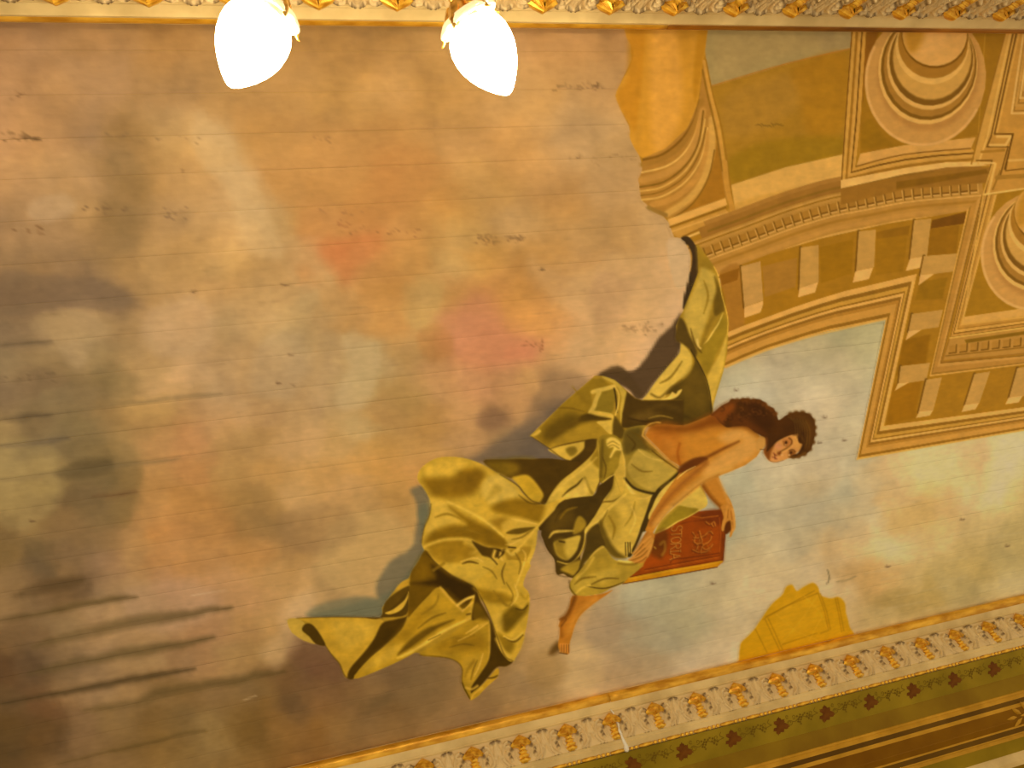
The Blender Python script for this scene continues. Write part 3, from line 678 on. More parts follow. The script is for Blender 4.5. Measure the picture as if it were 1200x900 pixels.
P([(790, 170), (850, 200), (862, 260), (840, 330), (820, 400), (790, 480), (770, 540), (735, 480), (715, 420), (708, 380), (745, 290), (778, 210)], (180, 148, 62), 6, 'A')
P([(850, 210), (885, 290), (895, 360), (885, 375), (850, 390), (845, 330), (858, 280)], (112, 84, 16), 5, 'A')
P([(885, 378), (908, 420), (900, 480), (860, 560), (815, 655), (790, 610), (762, 560), (790, 535), (840, 480), (860, 430)], (146, 116, 26), 4, 'A')
S([(888, 378), (868, 425), (845, 460), (820, 500), (800, 520)], (198, 166, 76), 8, 1.5, 'A', taper=True)
S([(842, 400), (818, 450), (795, 520), (785, 550)], (130, 100, 24), 16, 4, 'A', alpha=.7)
P([(906, 480), (898, 580), (882, 660), (850, 760), (838, 835), (832, 770), (816, 690), (830, 640), (870, 570)], (188, 152, 58), 4, 'A')
P([(690, 400), (712, 420), (735, 480), (768, 550), (760, 580), (735, 545), (698, 516), (672, 500), (676, 440)], (92, 68, 18), 4, 'A')
S([(770, 500), (775, 530), (785, 540)], (200, 168, 90), 8, 2, 'A')
S([(846, 165), (865, 205), (884, 300), (910, 400), (908, 480)], (208, 166, 66), 3.5, 1, 'A')
P([(695, 520), (722, 540), (745, 580), (742, 635), (715, 668), (680, 690), (640, 740), (605, 775), (524, 778), (545, 745), (590, 680), (640, 620), (690, 562)], (192, 158, 66), 3, 'A')
P([(742, 548), (785, 620), (812, 690), (832, 780), (834, 845), (720, 890), (560, 895), (430, 885), (430, 775), (470, 770), (524, 778), (600, 780), (655, 772), (690, 745), (665, 755), (645, 748), (625, 752), (655, 715), (700, 690), (740, 655), (758, 600)], (94, 70, 14), 3, 'A')
P([(760, 620), (800, 700), (815, 790), (780, 830), (720, 780), (700, 720)], (112, 84, 20), 14, 'A', alpha=.8)
P([(640, 760), (655, 740), (672, 748), (682, 735), (700, 728), (690, 750), (668, 768), (630, 778), (600, 778)], (206, 170, 78), 2, 'A')
S([(560, 750), (600, 765), (650, 720), (700, 688)], (112, 84, 22), 7, 3, 'A')
S([(740, 545), (780, 615), (815, 690), (832, 775), (833, 840)], (52, 36, 8), 3, 1, 'A')
S([(520, 830), (600, 815), (680, 840), (760, 870)], (78, 56, 10), 14, 5, 'A', alpha=.8)
# left wing of the mantle
P([(385, 0), (430, 2), (500, 25), (560, 78), (620, 132), (660, 146), (760, 145), (900, 140), (900, 300), (760, 280), (690, 300), (650, 320), (560, 420), (400, 480), (330, 505), (230, 500), (110, 420), (5, 352), (200, 160)], M1, 1.2, 'C', smooth=False)
P([(370, 20), (200, 165), (20, 350), (110, 415), (290, 385), (400, 365), (400, 260), (480, 252), (380, 232), (345, 222), (370, 170), (360, 95), (420, 78), (480, 55), (420, 15)], (140, 108, 22), 3, 'C', smooth=False)
P([(90, 310), (200, 235), (350, 232), (470, 252), (390, 275), (250, 320), (150, 380), (80, 380)], (100, 74, 10), 14, 'C', alpha=.85)
P([(160, 370), (300, 290), (390, 268), (440, 320), (400, 370), (260, 395), (130, 415)], (160, 124, 30), 8, 'C')
P([(5, 355), (30, 335), (60, 315), (68, 330), (40, 352)], L2, 3, 'C')
P([(410, 108), (500, 78), (498, 170), (480, 218), (430, 215), (378, 205), (400, 150)], (134, 108, 26), 2, 'C')
S([(372, 96), (395, 88), (440, 78), (500, 62)], (190, 156, 66), 24, 2, 'C')
S([(410, 100), (392, 140), (380, 180), (360, 212)], (188, 154, 64), 26, 2, 'C')
P([(345, 222), (370, 205), (430, 212), (480, 222), (498, 245), (497, 300), (484, 345), (455, 330), (425, 298), (395, 272), (450, 258), (480, 254), (400, 240)], (190, 154, 60), 2, 'C')
P([(345, 222), (400, 236), (480, 252), (440, 262), (380, 258), (290, 268), (300, 240)], (84, 60, 8), 4, 'C')
S([(498, 75), (508, 130), (514, 215)], (60, 42, 8), 9, 1.5, 'C')
P([(430, 4), (500, 28), (560, 85), (572, 115), (555, 200), (538, 275), (532, 200), (540, 120), (505, 55), (440, 20)], (180, 148, 54), 2, 'C')
S([(500, 60), (525, 110), (520, 180), (505, 230)], (190, 156, 64), 10, 1.5, 'C')
P([(573, 95), (620, 132), (660, 146), (760, 145), (905, 140), (905, 300), (760, 282), (690, 296), (650, 310), (540, 305), (546, 220), (562, 140)], (82, 57, 11), 3, 'C', smooth=False)
P([(600, 235), (680, 210), (760, 225), (740, 250), (640, 265)], (104, 76, 22), 10, 'C')
S([(700, 200), (780, 170), (880, 200)], (100, 74, 20), 14, 8, 'C', alpha=.7)
P([(500, 240), (540, 290), (560, 330), (540, 370), (490, 345)], (92, 68, 14), 4, 'C')
# shadowed cloth behind the left cascade
P([(0, 490), (110, 485), (230, 498), (300, 495), (390, 400), (420, 480), (410, 640), (300, 740), (110, 745), (60, 740), (20, 690), (-80, 600), (-90, 500)], (86, 57, 8), 2, 'C')
P([(-120, 490), (20, 486), (40, 520), (0, 570), (-100, 560)], (128, 98, 16), 10, 'C', alpha=.8)
P([(112, 430), (220, 405), (330, 383), (326, 420), (290, 460), (240, 497), (210, 490), (160, 465)], (188, 152, 56), 2, 'C')
P([(330, 380), (395, 374), (402, 410), (352, 460), (300, 502), (242, 500), (292, 460), (322, 425)], (84, 58, 10), 3, 'C')
P([(215, 430), (262, 415), (282, 440), (262, 465), (235, 468)], (134, 106, 26), 4, 'C')
# the S-shaped lit fold
P([(400, 372), (412, 450), (413, 600), (400, 645), (378, 695), (345, 722), (280, 736), (205, 728), (160, 765), (110, 830), (58, 905), (0, 905), (60, 830), (95, 760), (104, 735), (132, 685), (180, 620), (260, 560), (350, 482), (392, 425)], (184, 150, 56), 1.5, 'C')
P([(398, 385), (410, 460), (410, 540), (380, 520), (360, 490), (392, 430)], (146, 114, 26), 5, 'C')
S([(312, 603), (280, 640), (235, 670), (195, 708)], (84, 62, 12), 13, 2, 'C', taper=True)
S([(325, 600), (345, 650), (370, 690)], (134, 106, 30), 14, 3, 'C', alpha=.8)
P([(300, 640), (330, 610), (345, 680), (320, 715), (230, 712), (200, 708)], (204, 168, 74), 5, 'C', alpha=.8)
S([(140, 700), (220, 620), (330, 540), (395, 480)], (200, 164, 70), 8, 3, 'C', alpha=.7)
P([(60, 780), (100, 750), (150, 745), (90, 800), (70, 860), (30, 860)], (150, 118, 26), 6, 'C', alpha=.7)
# central column of folds
P([(412, 360), (500, 348), (548, 400), (560, 470), (562, 610), (552, 700), (500, 720), (440, 640), (412, 610), (414, 450)], (138, 110, 26), 2, 'C')
P([(452, 378), (488, 360), (530, 383), (547, 420), (545, 442), (508, 440), (482, 480), (470, 474), (495, 420), (462, 422)], (196, 162, 70), 3, 'C')
for y in (392, 412): S([(460, y + 8), (490, y - 6), (525, y + 14)], (120, 92, 20), 5, 2, 'C', alpha=.8)
P([(470, 500), (510, 478), (530, 500), (505, 560), (470, 590), (440, 620), (450, 560)], (150, 120, 30), 5, 'C')
P([(545, 440), (560, 510), (563, 630), (552, 700), (530, 680), (508, 610), (498, 572), (522, 530), (530, 480)], (184, 148, 54), 3, 'C')
S([(430, 380), (425, 480), (420, 590)], (96, 72, 14), 14, 4, 'C', alpha=.8)
P([(495, 575), (440, 622), (405, 648), (380, 698), (300, 738), (205, 732), (130, 805), (60, 905), (330, 905), (380, 800), (430, 735), (490, 650)], (76, 52, 9), 2, 'C')
P([(240, 850), (290, 822), (322, 845), (300, 905), (232, 905)], (128, 100, 22), 8, 'C')
P([(500, 575), (510, 615), (532, 682), (550, 705), (500, 762), (430, 822), (370, 872), (330, 910), (378, 812), (430, 735), (485, 665)], (184, 150, 56), 1.5, 'C')
S([(545, 706), (490, 735), (430, 742), (400, 780)], (112, 84, 20), 8, 2, 'C')
S([(500, 600), (490, 660), (450, 720)], (134, 106, 28), 10, 3, 'C', alpha=.7)
S([(430, 625), (470, 595), (500, 578)], (200, 166, 70), 7, 1.5, 'C')
# bodice
P([(556, 330), (600, 300), (690, 292), (662, 335), (668, 362), (740, 430), (800, 490), (878, 545), (790, 650), (740, 692), (680, 680), (620, 655), (566, 605), (562, 500), (548, 400)], (146, 118, 36), 1.5, 'C')
P([(560, 325), (660, 310), (690, 400), (740, 440), (640, 435), (570, 460), (550, 400)], (102, 80, 22), 8, 'C')
P([(640, 432), (720, 465), (800, 508), (868, 548), (775, 640), (735, 678), (680, 662), (610, 610), (575, 545), (590, 500)], (176, 145, 58), 4, 'C')
P([(575, 540), (620, 520), (680, 560), (700, 640), (640, 640), (590, 590)], (154, 126, 46), 10, 'C', alpha=.7)
S([(640, 435), (700, 480), (790, 500)], (196, 164, 76), 6, 2, 'C', alpha=.7)
S([(664, 350), (672, 318), (700, 288), (740, 274), (768, 276)], (188, 154, 66), 9, 1.5, 'C')
S([(664, 352), (720, 405), (790, 470), (872, 540)], (176, 144, 72), 11, 1.5, 'C')
S([(720, 440), (790, 495), (870, 550)], (84, 60, 10), 6, 1.5, 'C')
# skirt front
P([(565, 618), (620, 668), (724, 700), (694, 790), (670, 860), (655, 905), (400, 905), (430, 842), (545, 712)], (184, 150, 54), 1.5, 'C')
P([(520, 720), (570, 700), (600, 760), (560, 860), (480, 900), (430, 860)], (150, 120, 34), 14, 'C', alpha=.7)
S([(575, 640), (600, 680), (620, 700)], (206, 172, 84), 12, 4, 'C')
P([(370, 105), (480, 20), (515, 0), (655, 0), (612, 100), (562, 250), (542, 312), (500, 332), (450, 322), (402, 275), (372, 195)], (182, 148, 56), 1.5, 'G')
P([(375, 115), (400, 180), (430, 250), (470, 300), (510, 330), (450, 330), (400, 280), (362, 190)], (104, 80, 18), 6, 'G')
P([(440, 60), (480, 120), (470, 200), (420, 180), (390, 120)], (160, 128, 38), 12, 'G', alpha=.8)
# sash
S([(562, 602), (610, 655), (680, 682), (738, 692)], (66, 48, 10), 14, 2, 'C')
P([(735, 690), (760, 655), (820, 610), (880, 555), (905, 545), (880, 590), (800, 650), (755, 700), (725, 770), (705, 845), (690, 905), (650, 905), (690, 805), (718, 735)], (72, 52, 12), 2, 'C')
P([(650, 0), (680, 0), (660, 60), (630, 120), (600, 190), (570, 260), (540, 320), (520, 320), (560, 250), (610, 110)], (72, 52, 12), 2, 'G')
P([(882, 580), (905, 575), (880, 610), (800, 690), (740, 770), (705, 842), (698, 820), (720, 770), (752, 702), (805, 642)], (190, 156, 66), 1.5, 'C')
S([(770, 660), (820, 620)], (110, 84, 30), 6, 2, 'C')
# big left cascade
P([(45, 205), (68, 142), (140, 90), (220, 75), (330, 85), (430, 122), (530, 180), (620, 236), (665, 292), (720, 340), (785, 356), (850, 335), (900, 330), (800, 430), (745, 500), (740, 590), (702, 700), (668, 800), (640, 905), (400, 905), (380, 840), (330, 812), (250, 772), (170, 712), (100, 642), (70, 580), (85, 490), (112, 425), (125, 352), (90, 272)], (184, 146, 46), 1.5, 'D')
P([(430, 100), (560, 90), (760, 92), (860, 92), (980, 120), (880, 225), (822, 300), (795, 348), (768, 345), (784, 290), (740, 225), (690, 180), (620, 200), (540, 182)], (84, 58, 8), 3, 'D')
P([(450, 110), (560, 96), (640, 130), (620, 180), (560, 190), (500, 160)], (128, 98, 16), 12, 'D', alpha=.85)
P([(600, 200), (640, 186), (692, 184), (740, 228), (782, 290), (776, 322), (752, 346), (705, 332), (665, 285), (630, 235)], (184, 146, 38), 4, 'D')
P([(640, 200), (700, 195), (745, 260), (740, 300), (690, 280)], (176, 136, 30), 10, 'D', alpha=.6)
P([(78, 210), (130, 198), (250, 195), (300, 150), (380, 138), (430, 155), (440, 200), (400, 262), (350, 300), (230, 320), (150, 312), (105, 268)], (140, 102, 15), 13, 'D')
P([(250, 210), (380, 160), (420, 200), (360, 270), (260, 290)], (126, 90, 12), 12, 'D', alpha=.6)
P([(90, 160), (150, 105), (230, 90), (330, 105), (300, 150), (200, 180), (120, 190)], (196, 156, 54), 8, 'D', alpha=.8)
P([(440, 210), (520, 178), (590, 228), (640, 285), (620, 320), (500, 360), (440, 320), (420, 270)], (190, 156, 64), 9, 'D')
P([(500, 240), (540, 270), (500, 300), (450, 330)], (150, 118, 36), 8, 'D', alpha=.6)
P([(480, 365), (560, 330), (640, 320), (720, 340), (790, 362), (770, 440), (745, 462), (610, 425), (500, 400)], (140, 103, 14), 9, 'D')
P([(120, 330), (200, 330), (240, 360), (300, 440), (250, 470), (180, 490), (110, 520), (100, 470), (125, 400)], (196, 158, 60), 10, 'D', alpha=.8)
P([(480, 450), (560, 432), (620, 470), (600, 500), (530, 505)], (146, 108, 22), 8, 'D', alpha=.9)
P([(620, 430), (750, 465), (735, 485), (640, 495), (560, 520), (540, 470)], (192, 154, 56), 7, 'D', alpha=.8)
P([(230, 365), (330, 425), (450, 482), (540, 535), (575, 580), (560, 612), (470, 602), (400, 580), (330, 555), (200, 562), (90, 582), (130, 520), (230, 480), (330, 475), (290, 430)], (132, 96, 11), 10, 'D')
S([(225, 340), (330, 388), (440, 450), (550, 542)], (200, 164, 64), 11, 3, 'D')
P([(560, 540), (640, 535), (725, 520), (680, 570), (610, 600), (575, 580)], (188, 150, 52), 4, 'D')
P([(565, 524), (615, 498), (732, 487), (700, 508), (640, 528)], (108, 80, 14), 2.5, 'D')
P([(105, 600), (220, 558), (340, 556), (395, 598), (402, 640), (340, 660), (240, 640), (150, 640)], (150, 112, 20), 8, 'D')
S([(90, 600), (200, 562), (340, 560), (390, 590)], (198, 160, 60), 14, 4, 'D', taper=True)
S([(330, 575), (380, 600), (395, 625), (360, 650)], (196, 158, 58), 22, 6, 'D', alpha=.8)
P([(120, 630), (250, 622), (380, 650), (320, 690), (230, 700), (160, 685)], (146, 108, 18), 10, 'D', alpha=.8)
P([(365, 568), (440, 602), (510, 612), (560, 632), (520, 665), (440, 662), (405, 628)], (86, 60, 8), 3, 'D')
P([(200, 705), (330, 700), (430, 660), (500, 700), (560, 820), (600, 905), (410, 905), (380, 840), (330, 808), (250, 770)], (186, 150, 50), 6, 'D')
P([(400, 850), (450, 820), (540, 850), (580, 905), (410, 905)], (150, 112, 22), 10, 'D', alpha=.7)
S([(310, 702), (350, 690), (400, 700)], (92, 66, 10), 11, 2, 'D', taper=True)
P([(560, 640), (620, 610), (716, 605), (690, 680), (640, 800), (600, 870), (590, 760), (580, 700)], (160, 122, 30), 4, 'D')
S([(570, 620), (600, 650), (640, 620)], (200, 164, 64), 12, 3, 'D')
S([(600, 700), (640, 690), (620, 800)], (136, 100, 20), 12, 4, 'D', alpha=.7)
S([(540, 620), (530, 660), (560, 700)], (196, 158, 60), 12, 2, 'D')
S([(500, 625), (490, 670), (520, 720), (545, 780), (575, 850)], (196, 158, 60), 16, 3, 'D')
S([(575, 700), (588, 770), (592, 870)], (76, 54, 8), 18, 3, 'D', taper=True)
S([(470, 660), (500, 690), (530, 730)], (92, 66, 12), 8, 2, 'D')
S([(520, 620), (545, 640), (520, 670)], (84, 58, 10), 6, 1.5, 'D')
S([(580, 605), (620, 608)], (60, 40, 6), 7, 1.5, 'D')
S([(540, 822), (565, 860), (598, 895)], (80, 56, 8), 7, 1.5, 'D')
S([(738, 515), (722, 620), (690, 700), (655, 800), (625, 900)], (190, 152, 50), 22, 2, 'D')
S([(900, 330), (820, 410), (740, 495), (660, 590), (600, 640)], (194, 156, 56), 13, 2, 'D')
# lower drapery, left of centre
P([(840, 20), (900, 95), (1000, 175), (1130, 240), (1150, 260), (1150, 560), (1020, 665), (960, 642), (780, 622), (600, 708), (425, 774), (388, 772), (365, 750), (340, 690), (290, 630), (255, 572), (200, 570), (130, 552), (60, 505), (33, 432), (90, 420), (300, 414), (480, 416), (590, 420), (588, 360), (650, 270), (742, 188), (800, 90)], M1, 1.4, 'E', smooth=False)
P([(90, 421), (250, 417), (450, 418), (560, 425), (596, 450), (540, 542), (480, 622), (400, 722), (384, 770), (362, 750), (340, 690), (290, 630), (250, 570), (230, 520), (180, 455)], (178, 138, 38), 2, 'E')
P([(300, 440), (480, 440), (540, 470), (500, 540), (400, 600), (330, 560)], (188, 150, 52), 14, 'E', alpha=.7)
P([(33, 432), (90, 422), (135, 452), (120, 490), (160, 530), (197, 571), (130, 551), (60, 502)], (176, 142, 54), 2, 'E')
P([(138, 455), (180, 460), (228, 520), (256, 580), (200, 570), (160, 525), (120, 490)], (84, 58, 6), 2, 'E')
P([(588, 452), (660, 430), (722, 415), (735, 410), (700, 490), (600, 585), (520, 662), (432, 768), (388, 772), (402, 715), (480, 625), (542, 542)], (80, 54, 4), 3, 'E')
P([(500, 418), (600, 416), (730, 400), (742, 300), (745, 240), (660, 290), (600, 350), (590, 395), (560, 425)], (88, 62, 8), 2, 'E')
P([(597, 384), (612, 320), (700, 252), (748, 232), (742, 262), (670, 335), (620, 380)], (98, 70, 10), 2, 'E')
P([(744, 262), (722, 312), (655, 368), (605, 390), (640, 398), (700, 372), (735, 318)], (190, 150, 48), 1.5, 'E')
P([(746, 190), (742, 225), (700, 248), (655, 272), (695, 215)], (176, 134, 36), 2, 'E')
P([(800, 92), (842, 22), (900, 95), (1000, 175), (1130, 240), (1135, 295), (1060, 375), (930, 240), (850, 305), (752, 410), (740, 380), (752, 215), (760, 150)], (110, 78, 6), 3, 'E')
P([(880, 110), (1000, 178), (1130, 240), (1130, 290), (1060, 330), (940, 240), (760, 215), (900, 190)], (66, 42, 4), 9, 'E')
P([(770, 160), (820, 60), (860, 130), (850, 190), (765, 210)], (128, 92, 8), 12, 'E', alpha=.7)
P([(930, 238), (1000, 320), (1062, 380), (1132, 290), (1112, 420), (950, 502), (780, 622), (600, 712), (422, 775), (520, 652), (640, 560), (704, 490), (760, 400), (850, 300)], (172, 132, 28), 1.5, 'E')
P([(640, 560), (720, 470), (800, 380), (870, 350), (830, 450), (740, 540), (600, 640)], (156, 116, 18), 14, 'E', alpha=.8)
P([(480, 720), (600, 600), (700, 570), (680, 640), (600, 690)], (186, 148, 50), 14, 'E', alpha=.7)
P([(1010, 430), (900, 490), (760, 590), (680, 636), (740, 560), (850, 480)], (108, 78, 10), 5, 'E')
S([(1108, 420), (960, 490), (790, 600), (680, 655)], (202, 164, 62), 20, 3, 'E', taper=True)
S([(930, 242), (960, 280), (1000, 320), (1060, 378)], (190, 148, 50), 13, 3, 'E')
S([(1130, 292), (1080, 310), (1030, 345)], (198, 158, 62), 17, 2, 'E')
S([(1122, 330), (1090, 350), (1060, 378)], (190, 150, 54), 12, 2, 'E')
S([(1100, 330), (1070, 360)], (100, 72, 12), 6, 1.5, 'E')
S([(1118, 340), (1105, 400), (1090, 425)], (186, 146, 46), 24, 4, 'E', alpha=.9)
S([(1085, 400), (1105, 395)], (96, 68, 10), 8, 2, 'E')
S([(930, 515), (860, 550)], (110, 80, 12), 4, 1.5, 'E')
# lower drapery, centre and tip
P([(405, 200), (440, 330), (496, 360), (500, 500), (495, 592), (440, 690), (395, 800), (376, 846), (325, 750), (327, 655), (295, 610), (230, 585), (60, 565), (200, 480), (370, 355), (400, 330)], (162, 124, 26), 1.5, 'F')
P([(200, 490), (320, 440), (420, 440), (480, 500), (440, 540), (300, 540), (180, 540)], (144, 106, 16), 14, 'F', alpha=.8)
P([(330, 590), (420, 570), (480, 560), (440, 670), (390, 770), (340, 720), (335, 650)], (176, 136, 36), 10, 'F', alpha=.8)
S([(490, 362), (440, 385), (380, 420)], (186, 146, 48), 14, 4, 'F', taper=True)
S([(494, 370), (497, 500), (490, 590)], (180, 140, 42), 12, 3, 'F')
S([(290, 465), (340, 463), (400, 445)], (118, 86, 12), 7, 3, 'F', alpha=.7)
S([(400, 600), (360, 660), (345, 700)], (136, 100, 18), 12, 4, 'F', alpha=.8)
P([(410, 160), (442, 240), (492, 332), (535, 430), (570, 550), (640, 602), (600, 638), (540, 645), (470, 725), (392, 808), (384, 765), (440, 682), (490, 600), (502, 500), (494, 352), (440, 330), (385, 350), (402, 230)], (78, 53, 6), 2.5, 'F')
P([(400, 250), (440, 260), (488, 345), (440, 345), (392, 340)], (112, 82, 8), 6, 'F', alpha=.9)
P([(395, 140), (480, 60), (600, -20), (745, 0), (722, 70), (704, 135), (742, 192), (736, 322), (702, 480), (642, 604), (590, 580), (548, 500), (505, 340), (445, 212)], (184, 146, 44), 1.5, 'F')
P([(395, 150), (480, 165), (600, 190), (640, 235), (560, 250), (460, 232), (430, 190)], (146, 110, 18), 8, 'F')
P([(560, 340), (640, 262), (700, 290), (735, 250), (725, 300), (680, 350), (640, 400), (600, 430), (560, 400)], (112, 84, 10), 8, 'F')
P([(510, 340), (560, 300), (580, 380), (570, 440), (540, 440)], (190, 152, 54), 8, 'F', alpha=.7)
S([(660, 280), (700, 290), (730, 262)], (78, 54, 6), 7, 2, 'F')
S([(690, 190), (720, 220), (735, 200)], (150, 112, 20), 10, 4, 'F', alpha=.7)
P([(545, 430), (600, 460), (650, 490), (640, 540), (600, 560), (560, 500)], (128, 96, 12), 8, 'F', alpha=.8)
S([(590, 460), (650, 486), (702, 446)], (92, 66, 8), 8, 2, 'F')
S([(585, 452), (640, 474), (700, 430)], (198, 160, 62), 9, 2, 'F')
S([(540, 470), (580, 540), (640, 595)], (190, 152, 52), 18, 4, 'F')
S([(640, 595), (680, 530), (705, 460)], (180, 142, 42), 14, 4, 'F')
P([(545, 648), (548, 700), (472, 772), (425, 822), (378, 848), (384, 806), (440, 762), (485, 715)], (178, 136, 32), 1.5, 'F')
S([(482, 712), (520, 708), (545, 695)], (70, 48, 6), 8, 2, 'F', taper=True)
S([(326, 740), (345, 785), (374, 838)], (96, 70, 8), 7, 1.5, 'F')
S([(350, 770), (385, 780), (420, 760)], (196, 156, 54), 12, 3, 'F')
S([(380, 842), (400, 810), (450, 770)], (196, 154, 48), 8, 2, 'F')
# dark folds under the S fold and lap
P([(180, 28), (380, 0), (402, 0), (352, 100), (300, 178), (296, 260), (270, 325), (276, 385), (240, 432), (208, 432), (180, 415), (145, 415), (135, 342), (98, 290), (76, 240), (65, 190), (120, 110)], (80, 57, 12), 1.5, 'G')
P([(100, 130), (170, 60), (235, 90), (230, 140), (160, 190), (110, 190)], (98, 72, 16), 12, 'G', alpha=.8)
P([(240, 150), (262, 110), (292, 128), (300, 160), (272, 192), (232, 205)], (150, 118, 30), 4, 'G')
S([(105, 225), (130, 196), (180, 190), (235, 188)], (186, 152, 60), 15, 2, 'G', taper=True)
P([(135, 245), (200, 228), (268, 212), (262, 258), (246, 300), (202, 342), (152, 322), (132, 275)], (180, 148, 54), 3, 'G')
P([(136, 240), (180, 232), (190, 300), (200, 340), (152, 322), (132, 280)], (134, 104, 24), 8, 'G', alpha=.8)
S([(160, 243), (185, 248)], (70, 48, 10), 8, 2, 'G')
S([(296, 190), (290, 255), (262, 320), (212, 362), (150, 350)], (178, 146, 54), 8, 1.5, 'G')
S([(150, 360), (200, 375), (260, 335)], (96, 70, 14), 10, 3, 'G')
P([(205, 365), (272, 342), (276, 372), (236, 422), (205, 412), (165, 392)], (156, 124, 34), 4, 'G')
S([(235, 440), (262, 400), (290, 370)], (80, 56, 12), 10, 2, 'G')
P([(298, 172), (378, 102), (490, 0), (512, 0), (432, 72), (345, 162), (300, 202)], (190, 156, 62), 1.5, 'G')
P([(306, 196), (362, 150), (378, 200), (402, 270), (360, 300), (300, 350), (262, 400), (276, 330), (296, 262)], (84, 62, 14), 3, 'G')
P([(385, 266), (408, 288), (452, 342), (540, 348), (602, 310), (612, 350), (592, 390), (510, 452), (490, 468), (432, 490), (372, 520), (250, 532), (214, 492), (222, 448), (262, 405), (300, 355), (340, 300)], (164, 132, 40), 1.5, 'G')
P([(330, 320), (400, 300), (440, 350), (400, 400), (320, 420), (280, 400)], (148, 118, 34), 12, 'G', alpha=.7)
P([(240, 455), (320, 420), (420, 390), (480, 400), (400, 460), (300, 470), (240, 500)], (178, 146, 52), 8, 'G', alpha=.8)
S([(470, 345), (530, 352), (600, 325)], (202, 170, 76), 13, 2, 'G', taper=True)
S([(470, 360), (540, 366), (590, 350)], (120, 92, 22), 8, 3, 'G', alpha=.8)
S([(248, 440), (300, 392), (340, 330)], (190, 158, 60), 9, 3, 'G', alpha=.7)
S([(300, 480), (380, 492), (440, 482), (498, 458)], (76, 54, 10), 6, 1.5, 'G', taper=True)
S([(245, 520), (280, 488), (320, 475)], (196, 162, 64), 10, 3, 'G', alpha=.8)
for x in (508, 520, 532): S([(x, 250), (x + 2, 318)], (60, 42, 8), 5, 1.2, 'G', smooth=False)
S([(514, 255), (515, 310)], (214, 180, 84), 3, 1, 'G', smooth=False); S([(540, 262), (538, 305)], (200, 164, 70), 5, 1, 'G', smooth=False)
